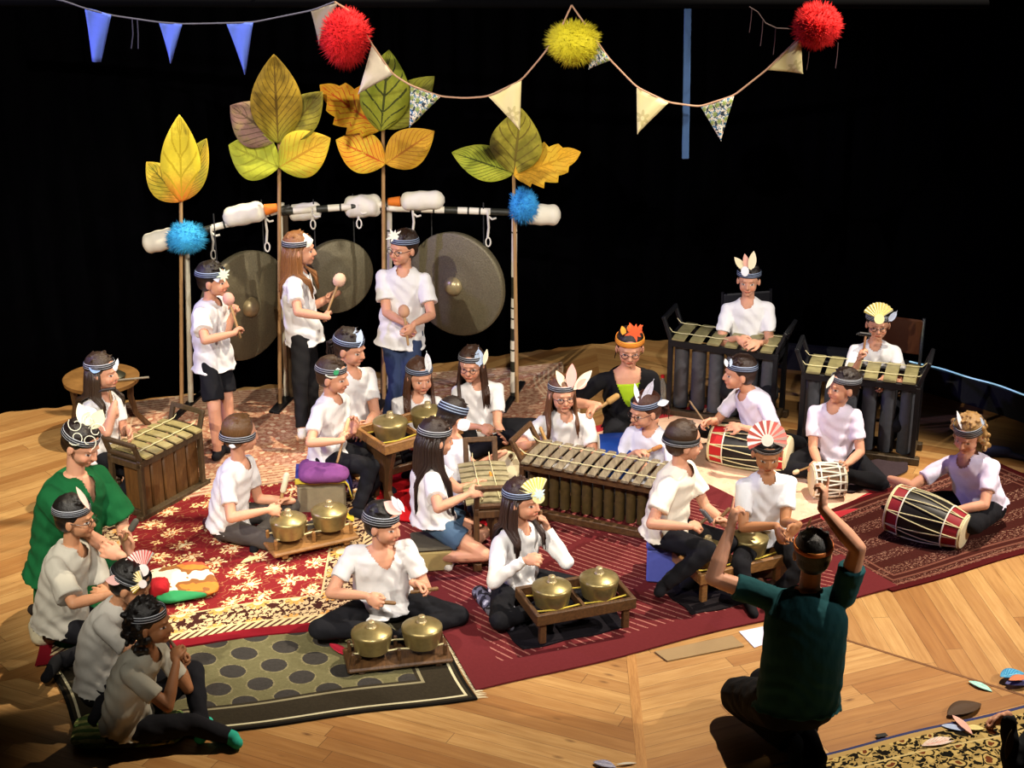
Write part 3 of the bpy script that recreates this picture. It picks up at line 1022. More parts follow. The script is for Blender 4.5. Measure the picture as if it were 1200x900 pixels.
dk = M('050506', .95, var=.1, spec=.05)
for nm, c, s_ in (('wall_back', (0, 4.6, 4.5), (19, .2, 9)), ('wall_left', (-9.4, -4.9, 4.5), (.2, 19.2, 9)), ('wall_right', (9.4, -4.9, 4.5), (.2, 19.2, 9)),
                  ('wall_front', (0, -14.4, 4.5), (19, .2, 9)), ('ceiling', (0, -4.9, 9.1), (19, 19.2, .2))):
    tag(MB().box(c, s_).build(nm, dk, smooth=False), kind='structure')

# low dark kicker in front of the curtain on the right; a glowing tube stands for the light streak on its edge
p = [onz(u, v)[:2] for u, v in ((884, 428), (935, 435), (1000, 440), (1078, 458), (1140, 476), (1205, 497), (1300, 545))]
p = resample(p, .06)
for _ in range(12): p[1:-1] = (p[:-2] + p[1:-1] * 2 + p[2:]) / 4
mb = MB(); R_ = []
for q in p: R_.append(q)
V = []; F = []
for q in R_:
    d = nrm(A(q[0] - .4, q[1] + 6)); 
    V += [(q[0], q[1], 0.002), (q[0], q[1], .21), (q[0] + d[0] * .06, q[1] + d[1] * .06, .21), (q[0] + d[0] * .06, q[1] + d[1] * .06, .002)]
for i in range(len(R_) - 1):
    for j in range(4): F.append((i * 4 + j, i * 4 + (j + 1) % 4, (i + 1) * 4 + (j + 1) % 4, (i + 1) * 4 + j))
F += [(0, 1, 2, 3), tuple(len(V) - 4 + j for j in (3, 2, 1, 0))]
tag(MB().add(V, F).build('trim_3', M('1b1c22', .9, var=.5, ns=60), smooth=False), kind='structure')
m, nt, b = new_mat('light_streak_glow', .3, 0, .6); b.inputs['Base Color'].default_value = srgb('cfe6f5')
b.inputs['Emission Color'].default_value = srgb('9fd0f0'); b.inputs['Emission Strength'].default_value = .8  # emission stands in for light caught on the kicker edge
o = MB().tube([A(q[0], q[1] + .03, .218 + .004 * math.sin(i * .8)) for i, q in enumerate(p) if q[0] > 3.1], .006, 8).build('light_streak', m)
tag(o, 'pale blue light streak built as a glowing tube along the low dark kicker board', 'cable')  # not a real cable, the tube stands in for the light streak

# ------------------------------------------------------------------ rugs
def rug(name, px, z, th, mat, label, n=40, wav=.004, fringe=None, cat='rug', sub=0.012):
    C = [onz(u, v) for u, v in px]      # TL TR BR BL
    TL, TR, BR, BL = C
    W = (np.linalg.norm(BR - BL) + np.linalg.norm(TR - TL)) / 2; H = (np.linalg.norm(TL - BL) + np.linalg.norm(TR - BR)) / 2
    rnd = np.random.RandomState(len(label)); V = []; UV = []; F = []
    ph = rnd.rand(6) * 6
    for j in range(n + 1):
        for i in range(n + 1):
            s, t = i / n, j / n
            p = (BL * (1 - s) + BR * s) * (1 - t) + (TL * (1 - s) + TR * s) * t
            e = wav * 2
            p = p + A(math.sin(t * 11 + ph[0]) * e, math.sin(s * 13 + ph[1]) * e, 0)
            zz = z + th + wav * .4 * (math.sin(s * 9 + ph[2]) * math.sin(t * 7 + ph[3]))
            V.append(A(p[0], p[1], zz)); UV.append((s * W, t * H))
    for j in range(n):
        for i in range(n):
            a = j * (n + 1) + i; F.append((a, a + 1, a + n + 2, a + n + 1))
    bd = [i for i in range(n + 1)] + [j * (n + 1) + n for j in range(1, n + 1)] + [n * (n + 1) + i for i in range(n - 1, -1, -1)] + [j * (n + 1) for j in range(n - 1, 0, -1)]
    N0 = len(V)
    for q in bd: V.append(A(V[q][0], V[q][1], max(.001, z - .001))); UV.append(UV[q])
    for i in range(len(bd)):
        k = (i + 1) % len(bd); F.append((bd[i], N0 + i, N0 + k, bd[k]))
    F.append(tuple(N0 + i for i in range(len(bd))))
    me = MB().add(V, F, UV).mesh(name)
    m = mat(W, H)
    root = link_mesh(name, me, m, None, False)
    tag(root, label, cat)
    if fringe:
        mb = MB()
        for a, b_ in fringe:
            a, b_ = onz(*a), onz(*b_); d = nrm(b_ - a); o = A(d[1], -d[0], 0)
            if np.dot(o, (a + b_) / 2 - (BL + TR) / 2) < 0: o = -o
            k = int(np.linalg.norm(b_ - a) / .012)
            for i in range(k):
                p = a + (b_ - a) * (i + .5) / k; p = p + A(0, 0, z + .004)
                q = p + o * (.05 + rnd.rand() * .015) + d * rnd.randn() * .008; q[2] = .003
                mb.tube([p, (p + q) / 2 + A(0, 0, .002), q], [.0035, .003, .0015], 4)
        mb.build('fringe', M('d8cba8', .9), root)
    return root

def rosette(nt, u, v, cw, ch, R, petals, seed=0.0, shift=.5, skip=0.0, jit=.0):
    row = (v / ch).fl()
    uu = u / cw + row.mod(2.0) * shift
    cx = uu.fl(); wn = white(nt, cx + seed, row + seed * 3.0)
    wn2 = white(nt, cx + seed + 17.0, row)
    du = (uu.fr() - .5 + (wn - .5) * jit) * cw; dv = ((v / ch).fr() - .5 + (wn2 - .5) * jit) * ch
    r = (du * du + dv * dv).sq(); th = dv.at2(du)
    rr = (R * (.74 + .26 * (th * float(petals) + wn * 3.0).cos())) if not isinstance(R, E) else R
    m = r.lt(rr)
    if skip: m = m * wn2.gt(skip)
    return m, r, th
def one(x): return E(x) if not isinstance(x, E) else x

def persian(W, H):
    m, nt, b = new_mat('persian_pile', .95, 0, .1)
    uv, u, v = uvxy(nt)
    nz = noise(nt, uv, 24, 3); nz2 = noise(nt, uv, 60, 2)
    ud, vd = u + (nz - .5) * .09, v + (noise(nt, uv, 20, 3) - .5) * .08
    de = u.mn(E.m('SUBTRACT', W, u)).mn(v).mn(E.m('SUBTRACT', H, v))
    m1, r1, t1 = rosette(nt, ud, vd, .27, .18, .078, 9, 1.0, .5, .18, .35)
    m2, r2, t2 = rosette(nt, ud + .1, vd + .08, .15, .13, .040, 5, 5.0, .5, .45, .4)
    vine = ((noise(nt, uv, 11, 1) - .5).ab().lt(.016)) * nz2.gt(.42)
    red = mixc(nt, nz2, '62181b', '8a2629')
    f = mixc(nt, vine * .3, red, 'c99a66')
    f = mixc(nt, m2, f, 'e6c489')
    f = mixc(nt, m1, f, 'edd09a')
    f = mixc(nt, m1 * (r1.lt(.05)) * ((t1 * 8.0).sin().gt(-.2)), f, 'b5542f')
    f = mixc(nt, r1.lt(.022) * m1, f, 'f3e0b0')
    f = mixc(nt, r2.lt(.012), f, '8c2a24')
    # border
    b1, rb, tb = rosette(nt, u, v, .26, .26, .10, 10, 9.0, .0, .0, .0)
    b2, rb2, tb2 = rosette(nt, ud, vd, .058, .05, .032, 4, 11.0, .5, .04, .4)
    bo = mixc(nt, b2, '3a1c18', 'c2a882')
    bo = mixc(nt, b1 * rb.lt(.08), bo, 'c8924f')
    bo = mixc(nt, b1 * rb.lt(.035), bo, 'e6d2a4')
    zig = (((u + v) * 14.0).fr() - .5).ab() * .05
    thin = mixc(nt, (((u - v) * 16.0).fr() - .5).ab().lt(.22), 'c9b48a', '4a2a22')
    c = mixc(nt, de.lt(.40), f, 'c4ab80')
    c = mixc(nt, de.lt(.385), c, bo)
    c = mixc(nt, de.lt(.17), c, 'c4ad82')
    c = mixc(nt, de.lt(.155), c, thin)
    c = mixc(nt, de.lt(.085), c, '7a1420')
    link(nt, c, b.inputs['Base Color']); bump(nt, b, noise(nt, uv, 260, 1), .3, .004)
    return m
def oldrug(c1, c2, c3, cream='d8b48c'):
    def f(W, H):
        m, nt, b = new_mat('worn_pile', .95, 0, .1)
        uv, u, v = uvxy(nt)
        de = u.mn(E.m('SUBTRACT', W, u)).mn(v).mn(E.m('SUBTRACT', H, v))
        n = noise(nt, uv, 22, 3, .7); n2 = noise(nt, uv, 3, 2)
        m1, r1, t1 = rosette(nt, u + (n - .5) * .04, v, .12, .11, .05, 6, 2.0, .5, .2, .3)
        c = mixc(nt, ((n - .5) * 4.0 + .5).mx(0.).mn(1.), c1, c2)
        c = mixc(nt, m1 * .8, c, c3)
        c = mixc(nt, m1 * r1.lt(.02), c, cream)
        c = mixc(nt, de.lt(.26) * ((de * 26.0).fr().lt(.4)) * .7, c, cream)
        c = mixc(nt, (n2 - .45).mx(0.) * 1.4, c, c1)
        link(nt, c, b.inputs['Base Color']); bump(nt, b, n, .3, .004); return m
    return f
def palerug(W, H):
    m, nt, b = new_mat('pale_pile', .95, 0, .1)
    uv, u, v = uvxy(nt)
    de = u.mn(E.m('SUBTRACT', W, u)).mn(v).mn(E.m('SUBTRACT', H, v))
    n = noise(nt, uv, 9, 4, .7); m1, r1, t1 = rosette(nt, u, v, .3, .26, .11, 8, 2.0)
    c = mixc(nt, n, 'e2b494', 'efcdb2')
    c = mixc(nt, m1 * .25, c, 'cf8f78')
    c = mixc(nt, noise(nt, uv, 30, 3, .8).gt(.63) * .5, c, 'b5705a')
    c = mixc(nt, de.lt(.10), c, 'b03038')
    link(nt, c, b.inputs['Base Color']); bump(nt, b, n, .2, .004); return m
def striped(W, H):
    m, nt, b = new_mat('striped_pile', .95, 0, .1)
    uv, u, v = uvxy(nt)
    de = u.mn(E.m('SUBTRACT', W, u)).mn(v).mn(E.m('SUBTRACT', H, v))
    n = noise(nt, uv, 45, 3, .7); n2 = noise(nt, uv, 2.5, 2)
    a = math.radians(-62)
    s = u * math.sin(a) * -1.0 + v * math.cos(a); t = u * math.cos(a) + v * math.sin(a)
    line = (s / .048).fr().lt(.2)
    gap = (t / .62).fr().lt(.12)
    dash = noise(nt, comb(nt, s * 3.0, t * 60.0), 2, 1).gt(.36)
    c = mixc(nt, n, '501a1c', '6e282c')
    c = mixc(nt, line * dash * (1.0 - gap) * de.gt(.2) * .75, c, 'b07468')
    c = mixc(nt, de.lt(.2) * .5, c, '66262a')
    link(nt, c, b.inputs['Base Color']); bump(nt, b, n, .3, .004); return m
def darkred(W, H):
    m, nt, b = new_mat('dark_red_pile', .95, 0, .1)
    uv, u, v = uvxy(nt)
    n = noise(nt, uv, 50, 3, .7)
    de = u.mn(E.m('SUBTRACT', W, u)).mn(v).mn(E.m('SUBTRACT', H, v))
    sp = noise(nt, comb(nt, u * 1.0, v * 2.2), 42, 2, .8).gt(.57)
    band = ((v / .19).fr().lt(.55))
    c = mixc(nt, n, '2e120f', '471d17')
    c = mixc(nt, sp * band * .6, c, 'b58a74')
    c = mixc(nt, de.lt(.2) * ((de * 18.0).fr().lt(.3)) * .5, c, '8f5c4c')
    c = mixc(nt, de.lt(.05), c, '481012')
    link(nt, c, b.inputs['Base Color']); bump(nt, b, n, .3, .004); return m
def hexrug(W, H):
    m, nt, b = new_mat('medallion_pile', .95, 0, .1)
    uv, u, v = uvxy(nt)
    de = u.mn(E.m('SUBTRACT', W, u)).mn(v).mn(E.m('SUBTRACT', H, v))
    n = noise(nt, uv, 40, 3, .8); n2 = noise(nt, uv, 12, 2)
    m1, r, th = rosette(nt, u + (n - .5) * .02, v, .235, .175, E(.080) + (n - .5) * .06, 8, 2.0, .5)
    c = mixc(nt, n, '575238', '7a7553')
    c = mixc(nt, m1, c, mixc(nt, n, '2b2927', '47433f'))
    c = mixc(nt, m1 * r.gt(.072), c, '807858')
    c = mixc(nt, de.lt(.26), c, mixc(nt, n, '262119', '3d3629'))
    c = mixc(nt, de.lt(.24) * de.gt(.222), c, '8d8568')
    c = mixc(nt, de.lt(.055) * de.gt(.04), c, 'cfc7a4')
    c = mixc(nt, de.lt(.02), c, '171512')
    link(nt, c, b.inputs['Base Color']); bump(nt, b, n, .35, .005); return m
def ornate(W, H):
    m, nt, b = new_mat('floral_pile', .95, 0, .1)
    uv, u, v = uvxy(nt)
    de = E.m('SUBTRACT', H, v)
    n = noise(nt, uv, 14, 2, .6)
    ud, vd = u + (n - .5) * .09, v + (noise(nt, uv, 11, 2) - .5) * .09
    m1, r, th = rosette(nt, ud, vd, .21, .15, .085, 6, 2.0, .5, 0, .3)
    m2, r2, th2 = rosette(nt, ud + .03, vd + .05, .075, .06, .032, 5, 6.0, .5, .1, .5)
    vine = (noise(nt, uv, 16, 1) - .5).ab().lt(.03)
    c = mixc(nt, vine.mx(m2), '14110c', 'a88f58')
    c = mixc(nt, m1, c, 'c0a668'); c = mixc(nt, m1 * r.lt(.05) * r.gt(.035), c, '2a2012'); c = mixc(nt, m1 * r.lt(.02), c, '6b3a20')
    c = mixc(nt, de.lt(.20) * de.gt(.185), c, 'c8b27a')
    c = mixc(nt, de.lt(.06), c, 'b0925c'); c = mixc(nt, de.lt(.022), c, '3a3f66')
    link(nt, c, b.inputs['Base Color']); bump(nt, b, noise(nt, uv, 200, 1), .3, .004); return m
def plainrug(c, var=.25):
    def f(W, H): return M(c, .95, var=var, ns=60, bp=.3, spec=.1)
    return f

rug('rug', [(118, 478), (655, 428), (690, 505), (120, 607)], .026, .008, oldrug('98604a', 'd2ac8c', 'ac6c54', 'dcc0a0'), 'worn brown and pink patterned rug at the back under the gong stands', wav=.012)
rug('rug', [(604, 520), (842, 470), (1040, 580), (850, 672)], .003, .008, palerug, 'pale pink rug with a red edge between the drummers', wav=.006)
rug('rug', [(905, 622), (1150, 535), (1330, 612), (1045, 695)], .002, .010, darkred, 'dark red speckled rug under the drum with two red ends')
rug('rug', [(420, 600), (820, 565), (1055, 690), (560, 812)], .006, .009, striped, 'crimson rug with thin pale stripes in the middle of the stage', wav=.006)
rug('rug', [(38, 735), (472, 676), (560, 820), (100, 880)], .004, .009, hexrug, 'grey green rug with dark round medallions at the front of the stage', fringe=[((512, 742), (560, 820))], wav=.005)
rug('rug', [(92, 545), (495, 478), (430, 733), (40, 783)], .016, .009, persian, 'red floral carpet with a cream patterned border', n=60, wav=.006)
rug('rug', [(905, 898), (1290, 806), (1500, 1010), (1000, 1060)], .001, .008, ornate, 'black and gold floral rug at the front corner of the stage')
rug('rug', [(440, 545), (600, 560), (590, 625), (440, 612)], .027, .006, plainrug('b3161c'), 'plain bright red blanket beneath the kneeling girls', cat='blanket')
rug('mat', [(572, 722), (700, 690), (735, 738), (612, 765)], .017, .006, plainrug('18151a'), 'thin black mat below the gong tray of the flute player', cat='mat')
rug('mat', [(770, 690), (850, 655), (905, 705), (812, 724)], .017, .006, plainrug('1c181b'), 'thin black mat below the gong tray by the blue stool', cat='mat')
rug('blanket', [(985, 545), (1075, 540), (1040, 575), (975, 580)], .014, .008, plainrug('3a2f33'), 'dark grey blanket beneath the girl with the small laced drum', cat='blanket', wav=.012)
# ------------------------------------------------------------------ the players
BK = '15151a'
person('gong_boy', 'boy in black shorts and white shirt standing at the gong farthest from the drums', (250, 416, .74), (246, 352, .02), (250, 330, -.01), by=72, hy=78, hp=6,
       R=[(240, 399, -1), (268, 392, .3), (277, 386, 1), .9], Lf=[(262, 392, -.4), (272, 371, -.3), (274, 358, -1), .9], legs='stand',
       kR=[(250, 468, -.1), (253, 504, .2), (268, 524)], kL=[(266, 468, -.1), (267, 498, .2), (284, 513)], tr_len=.42, hc='1c120c', shoes=('shoe', '1a1a1e'), band='bluebw', seed=1,
       feathers=[('leaf', 252, 328, 242, 312, 10, '6a5aa8'), ('leaf', 256, 331, 247, 313, 9, 'd8dcf0'), ('patch', 246, 327, 260, 324, 9, 'c8dce4'), ('star', 262, 322, 269, 316, 3, 'cfe0c0', -.1)], loose=.009)
person('gong_girl', 'girl with long fair hair in black leggings standing at the smallest gong', (356, 385, .80), (348, 317, .02), (352, 294, 0), by=85, hy=88, hp=4, S=1.03,
       R=[(349, 366, -1), (373, 370, -.2), (380, 369, 1), .9], Lf=[(365, 358, .5), (380, 352, 0), (384, 348, -1), .9], legs='stand',
       kR=[(352, 434, -.1), (353, 478, 0), (366, 491)], kL=[(364, 434, .2), (366, 470, 0), (382, 482)], hc='8a5a30', hair='long', hlen=.30, trousers='1b1a1c', shoes=('shoe', 'e6e2da'), band='bw', seed=2,
       feathers=[('patch', 353, 285, 367, 281, 13, 'f4efe2', -.09), ('leaf', 360, 290, 356, 273, 12, 'f4efe2', -.08)], loose=.004)
person('gong_tall_boy', 'boy in blue jeans and glasses standing at the largest gong', (470, 388, .80), (474, 316, .02), (472, 293, -.02), by=-8, hy=-38, hp=3, S=1.06,
       R=[(452, 356, -.3), (473, 378, -.8), (482, 389, -.3), .7], Lf=[(503, 357, -.3), (488, 378, -.8), (480, 388, -.3), .7], legs='stand',
       kR=[(463, 432, -.1), (458, 478, .1), (452, 490)], kL=[(482, 432, -.1), (480, 474, .1), (486, 488)], hc='2a1a12', trousers='323e5c', shoes=('shoe', '22222a'), band='bluebw', glasses=True, seed=3, loose=.006,
       feathers=[('star', 462, 277, 469, 269, 3, 'f0eedc')])
person('teacher_white', 'woman with dark ponytail and pale feathers sitting behind the boy with a purple cushion', (410, 497, .30), (410, 437, 0), (411, 409, -.03), by=45, hy=62, hp=14, S=1.16,
       R=[(386, 492, -.4), (412, 505, -.5), (421, 505, -.3), .5], Lf=[(438, 476, -.3), (431, 498, -.7), (424, 505, -.5), .5], legs='seat', hc='241812', hair='pony', hlen=.12, band='bluebw', seed=4,
       feathers=[('leaf', 412, 408, 404, 387, 9, 'e8eef4'), ('feather', 416, 409, 417, 384, 9, 'c4d4ea'), ('leaf', 420, 408, 423, 386, 8, 'b8c8e6')], shoes=('shoe', '2a2a30'))
person('cushion_boy', 'boy sitting on a purple cushion with a wooden beater by the raised gong table', (385, 533, .34), (388, 465, 0), (391, 441, -.02), by=60, hy=70, hp=10,
       R=[(366, 509, -.5), (393, 517, -.2), (401, 514, .3), .9], Lf=[(404, 500, -.2), (410, 508, -.5), (415, 502, 0), .9], legs='seat', kR=[(424, 545, -.4), (424, 585, .1)], kL=[(434, 538, -.1), (436, 575, .1)],
       hc='3a2616', band='bw', seed=5, feathers=[('patch', 381, 440, 399, 433, 14, 'e9efe6', -.10), ('leaf', 391, 439, 397, 434, 6, '2f9a60', -.107)])
person('brown_girl', 'girl with long brown hair and one upright white feather behind the raised gong table', (488, 516, .12), (489, 468, 0), (492, 444, -.03), by=5, hy=22, hp=8,
       R=[(468, 496, -.3), (478, 520, -.6), (484, 522, -.2), .5], Lf=[(513, 492, -.2), (508, 516, -.7), (500, 520, -.2), .5], hc='4a2c1a', hair='long', hlen=.26, band='bluebw', seed=6, trousers='5a5048',
       feathers=[('feather', 503, 437, 500, 411, 8, 'eef2f6'), ('patch', 494, 434, 504, 434, 8, 'e4e8f6')])
person('glasses_girl', 'girl in glasses with two tall feathers sitting cross legged below the largest gong', (562, 502, .12), (560, 458, 0), (554, 433, -.03), by=8, hy=-12, hp=6, S=1.03,
       R=[(534, 486, -.3), (556, 500, -.6), (566, 502, -.2), .8], Lf=[(583, 482, -.2), (588, 508, -.4), (592, 517, -.2), .2], kR=[(548, 520, -.5), (590, 512, -.2)], kL=[(618, 500, -.2), (585, 518, -.5)],
       hc='3c2416', hair='long', hlen=.27, band='bw', glasses=True, seed=7,
       feathers=[('feather', 562, 430, 561, 407, 11, 'b8cce8'), ('leaf', 567, 428, 571, 409, 6, 'e8dcc0'), ('patch', 544, 427, 558, 427, 10, 'eeeeee')])
person('band_girl', 'girl bending away with a wide striped headband and white paper band end', (530, 585, .12), (534, 516, .12), (531, 491, .06), by=115, hy=130, hp=32, S=1.0, legs='kneel',
       R=[(543, 560, .4), (558, 552, 0), (566, 548, 0), .4], Lf=[(560, 548, .5), (572, 540, 0), (578, 535, 0), .4], hc='241812', band='bluebw', seed=8, sleeve=.4, trousers='2a3a60', tr_len=.35, shoes=('sock', 'd8d4cc'), bandw=.05,
       feathers=[('patch', 536, 502, 551, 494, 15, 'eeeef6', -.1)])
person('denim_girl', 'girl with long dark hair kneeling in denim shorts on a small stool', (508, 606, .30), (503, 541, .02), (512, 514, .0), by=100, hy=112, hp=14, S=1.02, legs='kneel',
       R=[(513, 594, -.9), (543, 582, .6), (557, 577, .2), .6], Lf=[(535, 572, .4), (556, 570, .2), (566, 566, 0), .6], kR=[(564, 648, -.2), (522, 652, .2), (500, 664)], kL=[(562, 622, .5), (540, 650, .2), (528, 650)],
       hc='2a1a12', hair='long', hlen=.46, trousers='48607a', tr_len=.28, shoes=('sock', 'e8e4d8'), band='bw', seed=9, loose=.006)
person('pink_leaf_boy', 'boy with a pink paper ear sitting cross legged before two front gongs', (450, 708, .12), (446, 652, -.02), (450, 615, -.03), by=25, hy=58, hp=8, hr=-4, S=1.08, fat=1.1,
       R=[(396, 680, -.2), (427, 698, -.8), (437, 703, -.3), .85], Lf=[(489, 668, .1), (486, 684, -.8), (497, 688, -.4), .85], kR=[(403, 725, -.3), (455, 738, -.3)], kL=[(517, 718, -.1), (470, 742, -.4)],
       hc='14100e', band='thin', seed=10, shR=(413, 648, -.1), shL=(483, 640, -.1), bandw=.05, vneck=(.07, .085), bandz=.04,
       feathers=[('leaf', 471, 602, 450, 588, 16, 'e8b8b0'), ('leaf', 470, 600, 459, 581, 8, 'd8d8e4'), ('leaf', 474, 600, 466, 584, 5, 'e8e8f0')])
person('flute_girl', 'girl in a long sleeved white top with a yellow paper fan playing a flute', (604, 684, .12), (610, 617, -.02), (613, 587, -.02), by=38, hy=58, hp=4, S=1.04, sleeve=2,
       R=[(582, 662, -.3), (612, 658, -.6), (623, 656, -.3), .9], Lf=[(652, 645, -.1), (640, 617, -.3), (635, 606, -.6), .9], hc='33201a', hair='long', hlen=.27, band='bluebw', seed=11, vneck=.03,
       feathers=[('fan', 631, 583, 619, 562, 55, ('f2e27a', 'f4eec0', 'e8e0a0'), -.09), ('star', 632, 579, 639, 574, 3, 'c8dce0', -.115)])
person('blue_stool_boy', 'boy on a blue stool looking down with a hammer beside the long wooden xylophone', (780, 622, .36), (797, 547, 0), (801, 527, 0), by=62, hy=98, hp=10, S=1.05,
       R=[(768, 603, -.3), (803, 617, -.3), (812, 616, .3), .9], Lf=[(824, 588, .3), (838, 603, -.2), (841, 608, -.5), .8], legs='seat', kR=[(812, 640, -.5), (783, 682, .2), (795, 694)], kL=[(835, 630, -.2), (822, 668, .2), (838, 680)],
       hc='382415', band='lower', seed=12, bandz=.02, shirt='f0e8d8', loose=.008)
person('pink_fan_boy', 'boy with a pink and white paper fan sitting on a low seat beside two gongs', (896, 628, .26), (898, 556, 0), (899, 533, -.03), by=8, hy=0, hp=18, S=1.04,
       R=[(871, 601, -.2), (905, 616, -.6), (913, 626, -.3), .5], Lf=[(922, 590, -.2), (925, 613, -.3), (926, 624, -.2), .5], legs='seat', kR=[(872, 652, -.6), (870, 685, .1)], kL=[(930, 655, -.6), (925, 690, .1)],
       hc='14100e', band='lower', seed=13, skin='b57f58', shirt='eaecf2', feathers=[('fan', 899, 516, 898, 492, 115, ('e06c62', 'f2dcd2', 'ece4d8'), -.10)])
person('lime_woman', 'woman in a black top over a lime green vest with an orange crown', (738, 496, .28), (735, 434, -.0), (738, 408, -.05), by=0, hy=-2, hp=14, S=1.18, shirt='131215', fat=1.05,
       R=[(677, 464, -.2), (693, 474, -.5), (700, 476, 0), .9], Lf=[(765, 470, -.1), (755, 495, -.6), (748, 500, -.3), .5], shR=(706, 446, -.1), legs='seat', hc='1c1210', hair='pony', hlen=.16, band='orangeband', glasses=True, seed=14,
       vneck=(.085, .21), vest='b4d82a', sleeve=.8, feathers=[('star', 744, 389, 754, 381, 4, 'e85c28', -.1), ('leaf', 732, 394, 729, 382, 7, 'f0a030'), ('leaf', 738, 390, 738, 380, 7, 'f08030'), ('leaf', 748, 392, 751, 380, 6, 'e05c30')])
person('leaf_crown_girl', 'girl in glasses with a wide crown of pink paper leaves behind the long xylophone', (660, 540, .12), (662, 490, 0), (660, 468, -.03), by=8, hy=12, hp=4, S=1.03, fat=1.12,
       R=[(618, 513, -.2), (628, 520, -.9), (636, 523, -.2), .7], Lf=[(694, 524, -.2), (668, 529, -.6), (655, 527, -.2), .7], hc='6a4428', hair='long', hlen=.26, band='bw', glasses=True, seed=15,
       feathers=[('leaf', 668, 457, 671, 426, 13, 'e8a8a0'), ('leaf', 664, 457, 652, 434, 10, 'f0d8b8'), ('leaf', 672, 457, 694, 434, 11, 'f0e0c8'), ('leaf', 676, 456, 688, 444, 10, 'eab0a0')])
person('speckled_feather_girl', 'girl in glasses with a tall speckled feather and a bun behind the long xylophone end', (758, 560, .14), (763, 507, 0), (757, 486, -.03), by=-28, hy=-58, hp=14, S=1.04,
       R=[(727, 538, .1), (740, 534, -.7), (748, 530, -.2), .9], Lf=[(790, 545, -.3), (768, 550, -.6), (758, 548, -.2), .6], hc='4a2616', hair='pony', hlen=.06, band='bluebw', glasses=True, seed=16, shirt='e9e9f4',
       feathers=[('feather', 752, 474, 767, 444, 10, 'dcd8f0'), ('leaf', 748, 472, 744, 449, 6, 'e8e4f4'), ('leaf', 770, 474, 784, 470, 8, 'e4eaf4')])
person('rear_boy', 'boy with cream and pink rabbit ear paper behind the farther large metallophone', (880, 420, .42), (876, 352, 0), (877, 333, -.02), by=-8, hy=-12, hp=6, S=1.06,
       R=[(848, 384, -.1), (861, 397, -.8), (869, 399, -.3), .5], Lf=[(901, 388, -.1), (893, 402, -.8), (886, 402, -.3), .5], legs='perch', hc='1c120e', band='bluebw', seed=17, shirt='eeeef0', hs=1.04,
       feathers=[('leaf', 874, 318, 861, 301, 9, 'efe0b8'), ('leaf', 876, 318, 873, 297, 8, 'e8b0a0'), ('leaf', 879, 319, 884, 294, 10, 'f2e4c4'), ('disc', 873, 318, 873, 318, 6, 'eeeef4', -.1)])
person('yellow_fan_boy', 'boy in glasses with a pale yellow paper fan behind the nearer large metallophone', (1024, 455, .40), (1025, 402, 0), (1028, 385, -.02), by=-5, hy=-8, hp=6, S=1.0,
       R=[(999, 428, -.3), (1006, 424, -.9), (1008, 417, -.3), .9], Lf=[(1053, 432, -.1), (1042, 445, -.6), (1035, 447, -.3), .5], legs='perch', hc='241812', band='thin', glasses=True, seed=18, shirt='ecebf0', hs=1.06,
       feathers=[('fan', 1030, 374, 1029, 354, 62, ('e8d878', 'f4ecc0', 'f0e4a8'), -.09), ('feather', 1041, 377, 1052, 364, 7, 'c0cce8')])
person('red_drum_boy', 'boy in profile drumming on the red ended drum below the farther metallophone', (893, 512, .2), (878, 461, .0), (867, 440, -.02), by=-55, hy=-82, hp=4, S=1.05,
       R=[(846, 486, .2), (838, 494, -.5), (831, 494, 0), .8], Lf=[(905, 500, -.4), (872, 501, .1), (862, 500, .3), .2], hc='33221a', band='bluebw', seed=19, shirt='e4def0',
       kL=[(918, 520, .4), (885, 512, .4)], kR=[(846, 505, .3), (868, 508, .3)], feathers=[('leaf', 852, 430, 850, 420, 5, 'e8eef4'), ('leaf', 856, 430, 857, 420, 4, 'c4d4ea')])
person('laced_drum_girl', 'girl in profile with a stick at the small brown drum laced in white', (980, 530, .14), (978, 485, 0), (983, 463, -.02), by=-18, hy=-68, hp=2, S=1.03,
       R=[(953, 515, -.1), (957, 537, -.5), (956, 545, -.3), .7], Lf=[(1007, 520, -.1), (995, 542, -.5), (989, 548, -.3), .4], kR=[(925, 545, -.2), (960, 552, -.4)], kL=[(1012, 548, -.3), (985, 555, -.4)],
       hc='241812', hair='short', band='thin', seed=20, shirt='e6dcee', feathers=[('leaf', 968, 455, 978, 439, 5, 'e8e0d0')])
person('curly_girl', 'curly fair haired girl with two paper ears at the drum on the dark red rug', (1150, 592, .13), (1135, 543, 0), (1134, 515, -.02), by=-30, hy=-38, hp=24, S=1.08,
       R=[(1090, 556, -.1), (1062, 567, .2), (1052, 569, 0), .5], Lf=[(1155, 585, -.5), (1122, 598, -.2), (1108, 602, 0), .5], kR=[(1085, 588, -.2), (1125, 588, .2)], kL=[(1145, 612, -.8), (1115, 600, .5)],
       hc='a07a48', hair='curly', band='thin', seed=21, bandw=.05, shirt='e4daf0', feathers=[('leaf', 1127, 503, 1122, 481, 5, 'ece8ec'), ('leaf', 1147, 506, 1150, 489, 10, 'b4c8e8')])
